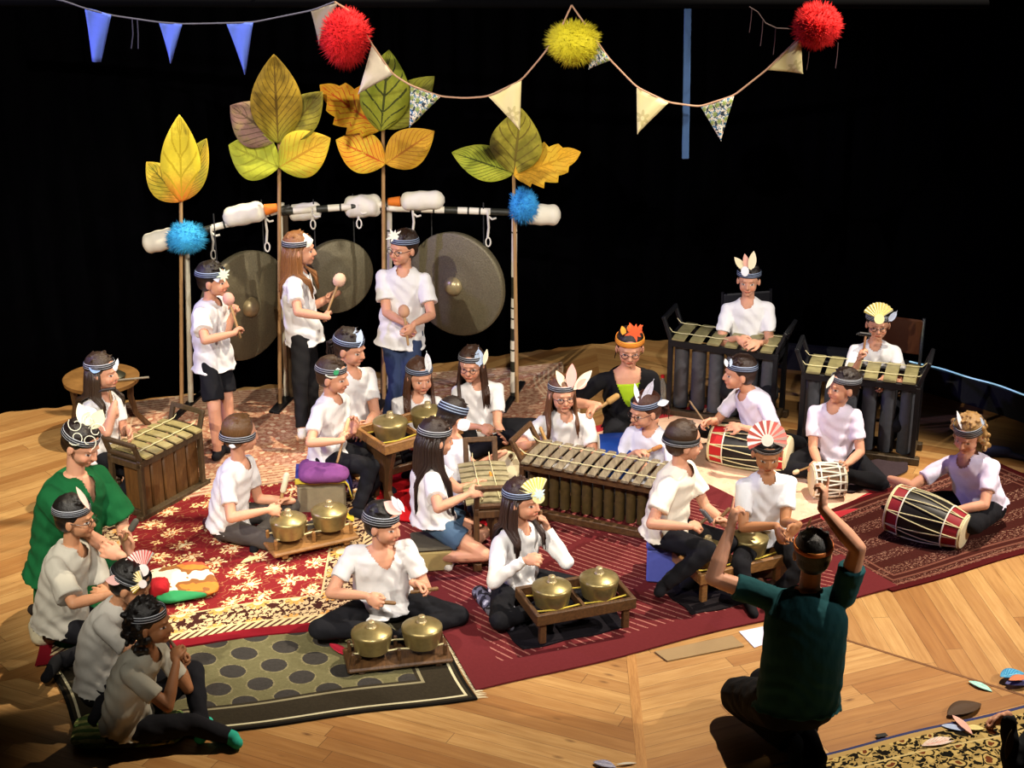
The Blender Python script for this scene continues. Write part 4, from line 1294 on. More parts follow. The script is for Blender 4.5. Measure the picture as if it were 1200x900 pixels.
person('conductor', 'man in a dark teal shirt kneeling with both arms raised and index fingers up', (934, 822, .34), (948, 688, .10), (952, 648, .06), by=200, sy=176, fat=1.22, hy=176, hp=4, S=1.24, shirt='1b4a50', trousers='0b0b0e',
       R=[(1000, 660, -.5), (972, 605, .1), (967, 570, .1), .75], Lf=[(843, 680, -.3), (857, 617, .3), (866, 576, .1), .75], shR=(980, 700, .1), shL=(898, 700, .1), legs='kneel',
       kL=[(852, 812, 'f'), (925, 866, -.3), (932, 882)], kR=[(872, 795, 'f'), (948, 862, -.3), (955, 878)], hc='0f0b09', band='orange', seed=22, extra='point', shoes=('sock', '101012'), sleeve=.62, vneck=0, bandw=.02, bandz=.05, hs=1.10, shirt_wr=.5, wamp=.5, tl=.032,
       feathers=[('leaf', 944, 622, 952, 605, 3, '8a5a2a', -.02)])
person('green_woman', 'woman in a long green dress with cream scroll paper leaves kneeling at the edge', (78, 660, .34), (90, 545, .0), (98, 511, -.04), by=60, hy=62, hp=28, S=1.22, fat=1.2, shirt='12592f', trousers='12592f', loose=.02, shirt_hem=-.10,
       R=[(98, 622, -.3), (124, 640, -.3), (132, 648, 0), .5], Lf=[(131, 592, .2), (145, 622, -.2), (150, 632, 0), .5], legs='kneel', hc='1f1410', hair='short', band='bw', seed=23, vneck=(.034, .10), sleeve=.9, skirt='12592f', shoes=('shoe', '2a2420'),
       feathers=[('leaf', 104, 503, 92, 472, 16, 'f0ead0'), ('leaf', 108, 503, 120, 480, 17, 'e8e2c0'), ('scroll', 100, 505, 100, 505, 24, 'f4eed8', -.11)])
person('hammer_girl', 'girl with long dark hair raising a hammer by the small metallophone', (120, 530, .32), (118, 463, 0), (121, 436, -.02), by=62, hy=72, hp=4, S=1.0,
       R=[(118, 499, -.5), (131, 487, .2), (132, 479, 0), .9], Lf=[(142, 492, .1), (148, 504, -.4), (152, 507, -.2), .5], legs='seat', hc='3a2a1c', hair='long', hlen=.24, band='bw', seed=24,
       kR=[(140, 545, -.3), (138, 588, .1)], kL=[(150, 540, .1), (150, 580, .1)], feathers=[('leaf', 118, 434, 104, 431, 10, '8fb0d8', -.10), ('leaf', 136, 432, 138, 420, 4, 'eeeef0'), ('patch', 132, 431, 138, 431, 8, 'eeeef0')])
person('pink_feather_boy', 'boy in dark glasses with one pink paper feather sitting on a white cushion', (72, 726, .2), (84, 640, 0), (89, 607, -.02), by=70, hy=80, hp=6, S=1.05, shirt='b4b0a4', loose=.012,
       R=[(82, 700, -.6), (108, 702, .2), (116, 696, .3), .5], Lf=[(118, 682, .4), (130, 684, .2), (138, 682, 0), .5], hc='14100e', band='thin', glasses=True, seed=25, skin='c08a66', sleeve=.85,
       kR=[(108, 745, -.2), (88, 768, -.2)], kL=[(128, 722, .3), (105, 750, .2)], feathers=[('leaf', 105, 597, 89, 570, 7, 'ecc0b0')])
person('fan_crown_boy', 'boy hunched forward with yellow and red paper fans on his head', (118, 800, .12), (140, 703, .02), (152, 688, -.03), by=72, hy=82, hp=30, S=1.06, shirt='b9b6ae',
       R=[(150, 760, -.2), (170, 745, .4), (178, 738, 0), .5], Lf=[(165, 735, .4), (180, 725, .3), (188, 722, 0), .5], hc='100d0c', band='lower', seed=26, skin='c08a66', kR=[(170, 800, -.1), (140, 815, -.3)], kL=[(165, 770, .4), (150, 790, .2)], bend=.05,
       feathers=[('fan', 168, 684, 152, 680, 62, ('e8c838', 'f4ecd0', 'e8dcd8'), -.10), ('fan', 168, 668, 161, 645, 48, ('c8302c', 'f4ece4', 'eadcdc'), -.06), ('leaf', 145, 680, 123, 680, 12, 'e0b0aa', -.10)])
person('turquoise_sock_boy', 'boy with turquoise socks sitting nearest the front edge with hands at his mouth', (150, 848, .12), (172, 762, .02), (177, 730, -.02), by=68, hy=82, hp=2, S=1.05, shirt='b8b4a4',
       R=[(201, 832, -.3), (205, 785, .2), (206, 768, .3), .9], Lf=[(215, 800, .4), (210, 778, .2), (209, 764, 0), .9], hc='0f0c0b', hair='curly', band='bw', seed=27, skin='9a6844', shoes=('sock', '2fa890'),
       kR=[(250, 846, -.4), (235, 860, .4), (255, 855)], kL=[(222, 790, .3), (232, 828, -.2), (258, 815)], sleeve=.7, bend=.04)
person('turned_boy', 'boy seen from behind in grey trousers sitting cross legged at two kettle gongs', (268, 612, .12), (280, 540, 0), (283, 509, -.02), by=72, hy=118, hp=10, S=1.05,
       R=[(270, 601, -.5), (312, 598, -.1), (322, 598, .3), .9], Lf=[(300, 575, .3), (322, 586, -.1), (330, 588, 0), .9], kR=[(303, 632, -.3), (345, 628, .2)], kL=[(352, 592, .3), (318, 620, .0)],
       hc='6a4a2c', band='bw', seed=28, trousers='4c4744', bandz=.0, feathers=[('patch', 268, 522, 276, 524, 5, 'dfe0e6', -.1)])
person('dark_helper', 'person in dark clothes with a leafy headband cut off by the corner of the stage', (1245, 935, .4), (1245, 850, 0), (1236, 815, -.02), by=-80, hy=-90, hp=20, S=1.15, shirt='15171c', sleeve=2, seed=29,
       R=[(1200, 880, -.2), (1182, 850, -.3), (1172, 842, 0), .9], Lf=None, legs='kneel', hc='100c0a', band='orange', feathers=[('leaf', 1186, 855, 1180, 890, 10, '8a7a58', -.3)])
# ------------------------------------------------------------------ instruments
BRONZE = M('a89a6a', .36, .65, var=.25, ns=25, bp=.08, dark='7d6c40', name='bronze')
GONGM = M('8d8468', .5, .35, var=.35, ns=90, bp=.35, dark='5a5340', name='hammered_bronze')
BOSSM = M('b5a47c', .36, .5, var=.2, ns=40, name='polished_bronze')
KEYM = M('d8ca90', .4, .35, var=.25, ns=18, dark='8a7a48', name='brass')
GKEYM = M('a8a070', .5, .25, var=.3, ns=22, bp=.1, dark='6e6848', name='dull_brass')
WD = wood('6b4a2a', '33200f', 5, .5, 0, 'dark_wood'); WDz = wood('6b4a2a', '33200f', 5, .5, 2, 'dark_wood'); WDy = wood('6b4a2a', '33200f', 5, .5, 1, 'dark_wood')
WL = wood('a87a44', '6a4520', 5, .5, 0, 'light_wood')
BLK = M('111216', .45, 0, var=.3, ns=40, name='black_metal')
CORD = M('d8cfa0', .8, name='cord')

def fr2(P0, P1):
    d = P1 - P0; d[2] = 0; L = np.linalg.norm(d); ex = d / L; ey = np.cross(A(0, 0, 1), ex)
    return np.stack([ex, ey, A(0, 0, 1)], 1), L

def gender(name, label, cat, P0, ang, L, W, H, nk, fmat, kmat, tmat, tr, tlen, kover=.03, handle=.13, hang=.5, light_base=None, tilt=0.35, colorcord=CORD, tube_n=None, panel=False, keyfill=.72, group=None):
    """frame with hanging keys over tube resonators; P0 front corner on the floor"""
    R = rotz(math.radians(ang)); ex, ey, ez = R[:, 0], R[:, 1], R[:, 2]
    c0 = P0 + ex * L / 2 + ey * W / 2
    root = empty(name, (c0[0], c0[1], P0[2]), label, cat)
    def p(x, y, z): return P0 + ex * x + ey * y + ez * z
    ps = .035
    for x in (0, L):
        for y in (0, W):
            MB().box(p(x, y, H / 2 - .02), (ps, ps, H - .04), R, .004).build('leg', fmat, root, False)
    mb = MB()
    for y in (0, W): mb.box(p(L / 2, y, H - .045), (L + ps, ps * .9, .05), R, .004)
    for x in (0, L): mb.box(p(x, W / 2, H - .06), (ps * .9, W, .05), R, .004)
    mb.build('top_frame', fmat, root, False)
    mb = MB()
    for y in (0, W): mb.box(p(L / 2, y, .03), (L + ps * 3, ps * 1.5, .05), R, .004)
    for x in (0, L): mb.box(p(x, W / 2, .055), (ps, W, .045), R, .004)
    mb.build('base_frame', light_base or fmat, root, False)
    for sg, x in ((-1, 0), (1, L)):
        d = nrm(ez * math.cos(tilt) + ex * sg * math.sin(tilt)); b0 = p(x, 0, H - .02); b1 = p(x, W, H - .02)
        Rh = np.stack([ey, np.cross(d, ey), d], 1)
        mb = MB()
        mb.box(b0 + d * handle / 2, (.034, .026, handle), Rh, .004); mb.box(b1 + d * handle / 2, (.034, .026, handle), Rh, .004)
        mb.box((b0 + b1) / 2 + d * handle, (W + .034, .028, .034), Rh, .005)
        mb.box((b0 + b1) / 2 + d * .015, (W, .024, .03), Rh, .004)
        mb.build('end_handle', fmat, root, False)
    stp = L / nk
    for i in range(nk):
        x = stp * (i + .5)
        w = stp * keyfill * (1.05 - .1 * i / nk); l = W + kover * 2
        V = []; ns_ = 8
        R_ = []
        for j in range(ns_ + 1):
            y = -kover + l * j / ns_; t = j / ns_ * 2 - 1
            z = H + .012 - .012 * t * t
            R_.append((p(x, y, z), ex * w / 2, ez * .008))
        mb = MB(); mb.rings(R_, 12, True, .45)
        mb.build('key', kmat, root, True, angle=50)
    tn_ = tube_n or nk
    for i in range(tn_):
        x = L * (i + .5) / tn_
        tl = tlen if not panel else tlen
        mb = MB()
        if panel: mb.box(p(x, W * .35, H - .08 - tl / 2), (L / tn_ * .93, W * .55, tl), R, .01)
        else: mb.lathe(p(x, W * .30, H - .075 - tl), [(tr * .75, 0.001), (tr * .98, 0), (tr, .004), (tr, tl), (tr * .88, tl), (tr * .85, tl - .03), (tr * .1, tl - .035)], R, 20)
        mb.build('resonator', tmat, root, True)
    for y in (.04, W - .04):
        mb = MB()
        pts = [p(-.0 - math.sin(tilt) * handle * .5, y, H + handle * .35)]
        for i in range(nk + 1):
            pts.append(p(L * i / nk, y, H + .028)); 
            if i < nk: pts.append(p(L * (i + .5) / nk, y, H + .024))
        pts.append(p(L + math.sin(tilt) * handle * .5, y, H + handle * .35))
        mb.tube(pts, .0032, 6)
        mb.build('cord', colorcord, root)
    return root

tubeM = M('4a4c52', .6, .1, var=.3, ns=30, bp=.1, name='grey_pipe')
wtube = M('5c4a24', .6, 0, var=.4, ns=30, bp=.2, dark='33260f', name='bamboo_tube')
WG = wood('5c4a30', '2e2214', 5, .5, 2, 'old_wood')
g1 = gender('metallophone', 'black framed metallophone with fat grey pipes, played by the boy with rabbit ear paper', 'metallophone', onz(783, 486), -22, .80, .29, .63, 6, BLK, GKEYM, tubeM, .055, .50, .04, .17, tube_n=6, light_base=WG)
g2 = gender('metallophone', 'black framed metallophone with fat grey pipes, played by the boy with a yellow fan', 'metallophone', onz(936, 528), -17, .80, .27, .63, 6, BLK, GKEYM, tubeM, .055, .50, .04, .17, tube_n=6, light_base=WG)
xyk = wood('a0937a', '5a4e3c', 5, .5, 1, 'grey_wood')
g3 = gender('xylophone', 'long low wooden xylophone with many hanging tubes on the striped rug', 'xylophone', onz(612, 602, .012), -24, .93, .30, .40, 12, WD, xyk, wtube, .034, .27, .05, .16, tube_n=12, tilt=.5)
g4 = gender('metallophone', 'small wooden metallophone with narrow pale keys, its end facing the flute player', 'metallophone', onz(594, 664, .015), 97, .62, .19, .44, 8, WDz, M('d6cca2', .4, .3, var=.25, ns=20, dark='80704a'), WDz, .03, .26, .06, .17, tube_n=8)
g5 = gender('metallophone', 'small wooden metallophone with shiny brass keys and boxed resonators at the rug corner', 'metallophone', onz(170, 611), 58, .58, .26, .46, 6, WG, KEYM, wood('7a5428', '4a3016', 5, .5, 2, 'brown_wood'), .03, .34, .045, .13, tube_n=5, panel=True, light_base=WG)

def bonang(x, tilt=0.0, r=.118, label='', group=None, z=0):
    root = empty('kettle_gong', x, label, 'gong', group)
    R = np.eye(3); c = np.asarray(x, float)
    mb = MB()
    mb.lathe(c, [(r * .80, .0), (r * .84, .0), (r * .98, r * .72), (r * 1.0, r * .86), (r * .985, r * .93), (r * .9, r * 1.0), (r * .5, r * 1.16), (r * .3, r * 1.20), (.004, r * 1.20)], R, 36)
    mb.build('body', BRONZE, root, True, angle=60)
    MB().lathe(c + A(0, 0, r * 1.19), [(r * .27, 0), (r * .22, r * .04), (r * .19, r * .08), (r * .18, r * .27), (r * .16, r * .31), (.003, r * .32)], R, 20).build('boss', BOSSM, root, True, angle=60)
    return root

def gong_tray(label, corner, ang, L, W, zt, hgt, mat, legs=True, pots=2, r=.118, plabels=(), style='box', z0=.017):
    """frame corner = front-left corner at floor level"""
    R = rotz(math.radians(ang)); ex, ey, ez = R[:, 0], R[:, 1], R[:, 2]
    c = corner + ex * L / 2 + ey * W / 2
    root = empty('gong_tray', (c[0], c[1], z0), label, 'stand')
    def p(x, y, z): return corner + ex * x + ey * y + ez * z
    if style == 'box':
        for y in (0, W): MB().box(p(L / 2, y, zt - hgt / 2), (L, .028, hgt), R, .004).build('side_rail', mat, root, False)
        for x in (0.014, L - .014): MB().box(p(x, W / 2, zt - hgt / 2 - .001), (.028, W - .03, hgt - .002), R, .004).build('end_rail', mat, root, False)
        MB().box(p(L / 2, W / 2, zt - hgt / 2), (.022, W - .03, hgt * .7), R, .003).build('divider', mat, root, False)
        for y in (W * .22, W * .78):
            mb = MB(); mb.tube([p(.02, y, zt - .02), p(L * .25, y, zt - hgt * .5), p(L * .5, y, zt - .025), p(L * .75, y, zt - hgt * .5), p(L - .02, y, zt - .02)], .005, 6); mb.build('cord', M('c8b040', .7), root)
        if legs:
            for x in (.05, L - .05):
                for y in (.03, W - .03): MB().box(p(x, y, (zt - hgt) / 2 + z0 / 2), (.04, .035, zt - hgt - z0), R, .004).build('leg', mat, root, False)
        pz = zt - hgt * .55
    else:
        MB().box(p(L / 2, W / 2, zt - .014), (L, W, .028), R, .01).build('board', mat, root, False)
        for i in range(3):
            for y in (W * .22, W * .78): MB().box(p(L * (.06 + .44 * i), y, zt + .035), (.022, .022, .075), R, .005).build('peg', mat, root, False)
        for x in (.08, L - .08): MB().box(p(x, W / 2, (zt - .03 + z0) / 2), (.04, W * .9, max(.01, zt - .03 - z0)), R, .004).build('foot_bar', mat, root, False)
        for y in (W * .3, W * .7): MB().tube([p(.04, y, zt + .06), p(L * .25, y, zt + .045), p(L * .5, y, zt + .06), p(L * .75, y, zt + .045), p(L - .04, y, zt + .06)], .005, 6).build('cord', CORD, root)
        pz = zt + .05
    for i in range(pots):
        q = p(L * (.26 + .48 * i), W * .5, pz)
        bonang(q, 0, r, plabels[i])
    return root
gong_tray('low wooden board holding two brass kettle gongs before the cross legged boy in black', onz(408, 797), 12, .60, .26, .06, .03, WDy, plabels=('front brass kettle gong beside the red paper scrap', 'brass kettle gong nearest the rug fringe'), style='board', z0=.015)
gong_tray('low tray with short legs holding two kettle gongs before the flute player', onz(628, 762, .02), 20, .62, .34, .23, .07, WDy, plabels=('kettle gong in the low tray, closer to the flute player', 'kettle gong in the low tray, farther from the striped bag'), z0=.024)
gong_tray('legged tray of two kettle gongs between the conductor and the blue stool', onz(818, 713, .02), 25, .62, .36, .23, .07, WL, plabels=('kettle gong nearer the blue stool, behind the raised arm', 'kettle gong nearer the boy with the pink fan'), z0=.024)
gong_tray('pale low board holding two kettle gongs before the boy in grey trousers', onz(322, 664, .02), 27, .58, .27, .08, .03, WL, plabels=('kettle gong closest to the knees of the boy in grey trousers', 'kettle gong closest to the stone coloured box'), style='board', z0=.026)
# raised table with curved sides
tc = onz(440, 590, .02)
gong_tray('open wooden box of the raised gong table', onz(452, 602, .02), 35, .62, .36, .50, .07, WL, legs=False, plabels=('kettle gong on the raised table beside the boy with the purple cushion', 'kettle gong on the raised table beside the brown haired girl'))
R = rotz(math.radians(35)); pc = onz(452, 602, .02)
root = empty('table_base', pc + R @ A(.31, .18, 0), 'curved dark wooden legs under the raised gong table', 'table base')
for x in (.08, .54):
    mb = MB()
    pts = [(.0, .0), (.05, .10), (.02, .25), (.0, .415)]
    V = []
    for s_ in (0, 1):
        for i, (y, z) in enumerate(pts): V.append((y if s_ == 0 else .36 - y, z))
    poly = [(.0, .0), (.07, .12), (.05, .28), (0, .43), (.36, .43), (.31, .28), (.29, .12), (.36, 0), (.24, .0), (.22, .16), (.14, .16), (.12, 0)]
    P = [pc + R @ A(x, y, z * .97) for y, z in poly]
    mb.prism(P, R[:, 0], .03); mb.build('leg_panel', WDz, root, False)
MB().box(pc + R @ A(.31, .18, .20), (.46, .03, .05), R, .005).build('stretcher', WD, root, False)

# ---- big gongs
def gong(u, v, Y, r, yaw, label, pitch=0):
    c = ony(u, v, Y); a = math.radians(yaw)
    n_ = A(math.sin(a), -math.cos(a), math.sin(math.radians(pitch)))
    R = frame(n_)
    root = empty('hanging_gong', c, label, 'gong')
    mb = MB()
    prof = [(r * .90, -.10), (r * .93, -.10), (r * .985, -.06), (r, -.02), (r * .995, -.006), (r * .96, .0), (r * .72, .004), (r * .66, .012), (r * .50, .014), (r * .30, .016), (r * .20, .024), (.01, .026)]
    mb.lathe(c, prof, R, 64)
    mb.build('disc', GONGM, root, True, angle=60)
    MB().lathe(c + R[:, 2] * .024, [(r * .18, 0), (r * .175, .018), (r * .135, .042), (r * .08, .056), (.002, .060)], R, 32).build('boss', BOSSM, root, True, angle=80)
    return root, c, R
G1 = gong(291, 359, .80, .42, 50, 'great bronze gong beside the boy in shorts, turned to face the players')
G2 = gong(397, 325, .98, .285, 28, 'smaller bronze gong beside the girl in black leggings')
G3 = gong(533, 334, 1.0, .405, -28, 'great bronze gong behind the boy in jeans')

# ---- bamboo frames, wrapped black and white
def bandmat():
    m, nt, b = new_mat('wrapped_bamboo', .5)
    t = nt.nodes.new('ShaderNodeUVMap'); s = nt.nodes.new('ShaderNodeSeparateXYZ'); nt.links.new(t.outputs[0], s.inputs[0])
    y = E(s.outputs[1]); k = (y / .085).fl(); w = white(nt, k, 4.0)
    n = noise(nt, coord(nt), 30, 2)
    f = w.gt(.68).mx((y / .085).fr().lt(.16) * w.gt(.4))
    link(nt, mixc(nt, f, 'e6dfcc', mixc(nt, n, '14140f', '3a3a2c')), b.inputs['Base Color']); return m
BAND = bandmat()
def pole(mb, p0, p1, r, n=12):
    p0, p1 = np.asarray(p0, float), np.asarray(p1, float); L = np.linalg.norm(p1 - p0); m = max(2, int(L / .05))
    d = nrm(p1 - p0); F_ = frame(d); V = []; F = []; UV = []
    for j in range(m + 1):
        t = j / m; rr = r * (1 + .07 * (abs((t * L / .3) % 1 - .5) < .05))
        for i in range(n):
            a = 2 * math.pi * i / n; V.append(p0 + d * L * t + F_[:, 0] * rr * math.cos(a) + F_[:, 1] * rr * math.sin(a)); UV.append((i / n, L * t))
    for j in range(m):
        for i in range(n): F.append((j * n + i, j * n + (i + 1) % n, (j + 1) * n + (i + 1) % n, (j + 1) * n + i))
    F += [tuple(range(n)), tuple(m * n + i for i in range(n))]
    return mb.add(V, F, UV)
CLOTH = M('e6e0d0', .9, var=.1, ns=14, bp=.4, name='stuffed_cloth')
ORG = M('e07820', .7, var=.1, name='orange_cloth')
def bolster(root, a, b, r, orange=None):
    d = nrm(b - a); L = np.linalg.norm(b - a); Rf = frame(d)
    R_ = []
    for i in range(17):
        t = i / 16; e = (1 - abs(2 * t - 1) ** 6) ** .5 if 0 < t < 1 else .25
        rr = r * max(e, .3) * (1 + .04 * math.sin(t * 17))
        R_.append((a + d * L * t, Rf[:, 0] * rr, Rf[:, 1] * rr))
    MB().rings(R_, 20).build('stuffed_end', CLOTH, root, True, angle=80)
    if orange is not None:
        q = b if orange > 0 else a
        MB().cyl(q, q + d * .09 * (1 if orange > 0 else -1), r * .55, r * .4, 16).build('orange_collar', ORG, root)
def stand(label, bar, posts, bols, hangers, mats=(BAND, BAND), feet=True):
    f0 = onz(*posts[0][:2])
    root = empty('gong_stand', (f0[0], f0[1], 0), label, 'stand')
    P = []
    for (u, v, ut, vt) in posts:
        f = onz(u, v); top = ony(ut, vt, f[1]); top[0] = top[0]
        mb = MB(); pole(mb, f + A(0, 0, .0), top, .021); mb.build('post', mats[0], root)
        if feet:
            MB().box(f + A(0, -.0, .03), (.05, .62, .05), rotz(-.25), .006).build('foot', BLK, root, False)
        P.append((f, top))
    b0 = ony(bar[0], bar[1], P[0][0][1] - .03); b1 = ony(bar[2], bar[3], P[-1][0][1] - .03)
    mb = MB(); pole(mb, b0, b1, .026); mb.build('crossbar', mats[1], root)
    for (u0, v0, u1, v1, rp, og, dy) in bols:
        t = ((u0 + u1) / 2 - bar[0]) / (bar[2] - bar[0]); Y = b0[1] + (b1[1] - b0[1]) * t + dy
        a, b = ony(u0, v0, Y), ony(u1, v1, Y)
        bolster(root, a, b, rp / 155., og)
    for (u, v, L) in hangers:
        t = (u - bar[0]) / (bar[2] - bar[0]); q = b0 + (b1 - b0) * t
        mb = MB()
        mb.tube([q + A(0, -.02, .02), q + A(.0, -.024, -.02), q + A(.005, 0, -L * .6), q + A(-.004, 0, -L)], .009, 8)
        mb.tube([q + A(.002, -.02, -.03), q + A(.03, -.03, -.05), q + A(.06, -.02, -.045)], .008, 6)
        mb.tube([q + A(.018 * math.cos(a), 0, -L - .035 + .035 * math.sin(a)) for a in np.linspace(0, 6.28, 13)], .006, 6, False)
        mb.build('rope', M('ddd8cc', .8), root)
    return root
WPOST = M('d8d2bc', .5, var=.2, ns=20, name='white_pole')
stand('gong frame with a pale post and sloping striped bar above the boy in shorts', (196, 281, 340, 243), [(224, 478, 218, 262), (336, 471, 330, 238)], [(168, 287, 207, 277, 12, None, -.02), (262, 256, 311, 246, 12, 1, -.02)], [(248, 270, .17), (311, 252, .22)], (WPOST, BAND))
stand('gong frame with a striped bar between the two middle leaf poles', (330, 248, 470, 238), [(341, 472, 334, 244), (449, 468, 452, 235)], [(338, 250, 377, 246, 10, None, .05), (403, 243, 448, 240, 13, None, .05)], [(366, 246, .08), (420, 242, .10)], (WG, BAND))
stand('gong frame with black and white posts around the great gong behind the boy in jeans', (440, 243, 628, 250), [(457, 468, 456, 238), (601, 471, 603, 248)], [(469, 236, 521, 234, 11, -1, .0), (614, 251, 657, 252, 12, -1, -.02)], [(484, 246, .17), (572, 250, .20)], (BAND, BAND))
# cords that carry the gongs
for (root, c, R), r in ((G1, .42), (G2, .285), (G3, .405)):
    for sg in (-1, 1):
        mb = MB(); e = c + R[:, 1] * sg * r * .55 * (1) + A(0, 0, r * .78) - R[:, 2] * .05
        top = A(e[0], e[1], 1.60 if r > .3 else 1.62)
        mb.tube([e, (e + top) / 2, top], .005, 6)
        mb.build('cord', M('2a2a2a', .8), root)

# ---- leaf poles
PW = wood('c8a070', '9a7448', 5, .5, 2, 'thin_bamboo')
def leafpole(label, foot, top, leaves, dy=0):
    f = onz(*foot); f[1] += dy
    t = ony(top[0], top[1], f[1])
    root = empty('paper_leaf_pole', (f[0], f[1], 0), label, 'leaf decoration')
    MB().cyl(f + A(0, 0, .0), t, .016, .013, 10).build('pole', PW, root)
    for i, (bu, bv, tu, tv, w, c, vein, kind, tipc, patch, nv) in enumerate(leaves):
        Y = f[1] - .02 - .012 * i
        b = ony(bu, bv, Y); q = ony(tu, tv, Y - .03)
        px = FPX / depth(b)
        mb = MB(); leaf_mesh(mb, b, q, w / px, nrm(-FW + A(.15 * (-1) ** i, 0, .0)), .004, kind, 28, .45 if kind == 'plain' else .4, cup=.10)
        mb.build('paper_leaf', veinmat(c, vein, tipc, nv, .17, patch), root, True, angle=180)
    return root
leafpole('pole with three yellow paper leaves beside the curtain, red at the leaf bases', (214, 480), (212, 228), [(213, 236, 172, 190, 40, 'd8b83a', '5a5a1a', 'plain', 'd8702a', '9a9428', 9), (214, 235, 240, 163, 38, 'd0b030', '4a4a18', 'plain', 'd8702a', 'a8a030', 14), (213, 237, 210, 136, 46, 'ead23e', 'b8a020', 'plain', 'd24a1a', 'd8c434', 4)], -.04)
leafpole('pole with olive, mauve and green painted paper leaves', (330, 474), (327, 158), [(328, 164, 377, 108, 46, '9a9030', '5a4a18', 'plain', None, '6a6424', 8), (326, 164, 270, 124, 56, '8a6a5c', '4a3a28', 'plain', None, '8a7a48', 8), (326, 168, 321, 65, 60, 'a88a28', '5a4414', 'plain', '8a8a28', '7a641c', 11), (327, 196, 268, 170, 56, 'b4b834', '8a8a24', 'plain', None, '9aa030', 5), (327, 196, 386, 162, 56, 'd0a82c', 'a87a1c', 'plain', '9aa828', 'b8a82c', 9)], -.10)
leafpole('pole with yellow paper leaves veined in red and a dark green leaf with black veins', (451, 470), (449, 146), [(447, 150, 508, 90, 46, '8a8a28', '5a5418', 'plain', None, '6a6a20', 8), (447, 152, 375, 100, 56, 'e8b82c', 'c83a1c', 'serrated', None, 'd89a24', 8), (446, 154, 456, 60, 58, '94982c', '1c2414', 'plain', '9a9c30', '7a8424', 5), (452, 192, 394, 164, 48, 'eac23c', 'cc3c20', 'plain', None, 'e8a830', 9), (452, 192, 508, 154, 46, 'd8a62c', 'a8601c', 'plain', None, 'c89828', 10)], -.08)
leafpole('pole with a dark veined green leaf and a jagged golden leaf beside the great gong', (606, 474), (602, 200), [(602, 203, 530, 178, 42, 'b4b63a', '2c3410', 'plain', None, '9aa430', 12), (602, 204, 610, 128, 62, 'a49a34', '6a5a20', 'plain', None, '7a7424', 6), (602, 206, 680, 178, 50, 'e2ac2c', 'b8841c', 'serrated', None, 'd8b034', 8)], -.03)

# ---- fluffy balls
def pompom(name, u, v, Y, rx, rz, c, label, seed, n=1500, cat='pompom'):
    rnd = np.random.RandomState(seed); ctr = ony(u, v, Y); s = depth(ctr) / FPX
    rx, rz = rx * s, rz * s; mb = MB()
    lob = [nrm(rnd.randn(3)) for _ in range(9)]
    def rad(d): return 1 + .16 * max(0, max(float(np.dot(d, l)) for l in lob) - .75) * 3 - .1
    mb2 = MB(); mb2.ell(ctr, (rx * .82, rx * .8, rz * .82), None, 20, 14)
    for i in range(n):
        d = nrm(rnd.randn(3)); k = rad(d) * rnd.uniform(.92, 1.13)
        e = d * A(rx, rx, rz) * k; t = nrm(rnd.randn(3)) * .006
        p0 = ctr + d * A(rx, rx, rz) * .72; p1 = ctr + e + t * 2.0
        sd = nrm(np.cross(d, rnd.randn(3))) * .0048
        mb2.add([p0 + sd, p0 - sd, p0 + np.cross(d, sd), p1], [(0, 1, 3), (1, 2, 3), (2, 0, 3), (0, 2, 1)])
    o = mb2.build(name, M(c, .85, var=.3, ns=25), None, True, angle=180, org=ctr)
    return tag(o, label, cat)
pompom('pompom', 218, 279, .72, 25, 21, '3aa6d8', 'blue fluffy ball on the sloping bar beside the pole of three leaves', 1)
pompom('pompom', 614, 241, .88, 19, 23, '3a9ee0', 'blue fluffy ball at the end of the bar beside the jagged golden leaf', 2)
YB = -.62
pompom('pompom', 405, 44, YB, 31, 38, 'd0141a', 'large red fluffy ball above the red veined leaves', 3, 2400)
pompom('pompom', 671, 50, YB, 33, 28, 'c8bc20', 'yellow fluffy ball hanging from the lighting bar', 4, 2000)
pompom('pompom', 958, 31, YB, 31, 28, 'd81a1a', 'red fluffy ball at the far end of the bunting above the drummers', 5, 2000)

# ---- lighting bar and bunting
b0, b1 = ony(-60, 2, YB + .25), ony(1158, 5, YB + .25)
mb = MB(); mb.cyl(b0, b1, .03, None, 14)
o = empty('lighting_bar', (b0 + b1) / 2, 'black lighting bar running across the top above the bunting', 'lighting bar')
mb.build('pipe', M('030304', .95, 0, name='dark_pipe', spec=.05), o)
for t in (.05, .3, .55, .8, .98):
    q = b0 + (b1 - b0) * t; MB().cyl(q, q + A(0, 0, 9.0 - q[2]), .006, None, 6).build('cable', BLK, o)
c = ony(806, 10, YB + .25); c2 = ony(803, 186, YB + .25)
o = MB().box((c + c2) / 2, (.045, .02, np.linalg.norm(c - c2)), frame(c - c2) @ np.eye(3), .004).build('hanging_strip', M('33507a', .6), smooth=False)
tag(o, 'thin blue grey strip hanging down from the lighting bar', 'strip')
def string(label, px, r=.006, c='b08a70'):
    pts = [ony(u, v, YB) for u, v in px]
    d = np.r_[0, np.cumsum([np.linalg.norm(pts[i + 1] - pts[i]) for i in range(len(pts) - 1)])]
    t = np.linspace(0, d[-1], 80); P = np.stack([np.interp(t, d, [p[k] for p in pts]) for k in range(3)], 1)
    for _ in range(2): P[1:-1] = (P[:-2] + P[1:-1] * 2 + P[2:]) / 4
    return tag(MB().tube(list(P), r, 6).build('bunting_string', M(c, .8)), label, 'string')
string('dark string carrying the blue flags', [(40, -6), (75, 1), (100, 10), (131, 18), (186, 26), (214, 28), (265, 27), (297, 26), (366, 12), (392, 2)], .005, '5a5a6a')
string('pinkish string carrying the cream and patterned flags', [(392, 2), (412, 14), (436, 52), (460, 87), (481, 100), (516, 113), (545, 115), (572, 113), (611, 94), (635, 66), (655, 38), (670, 6)])
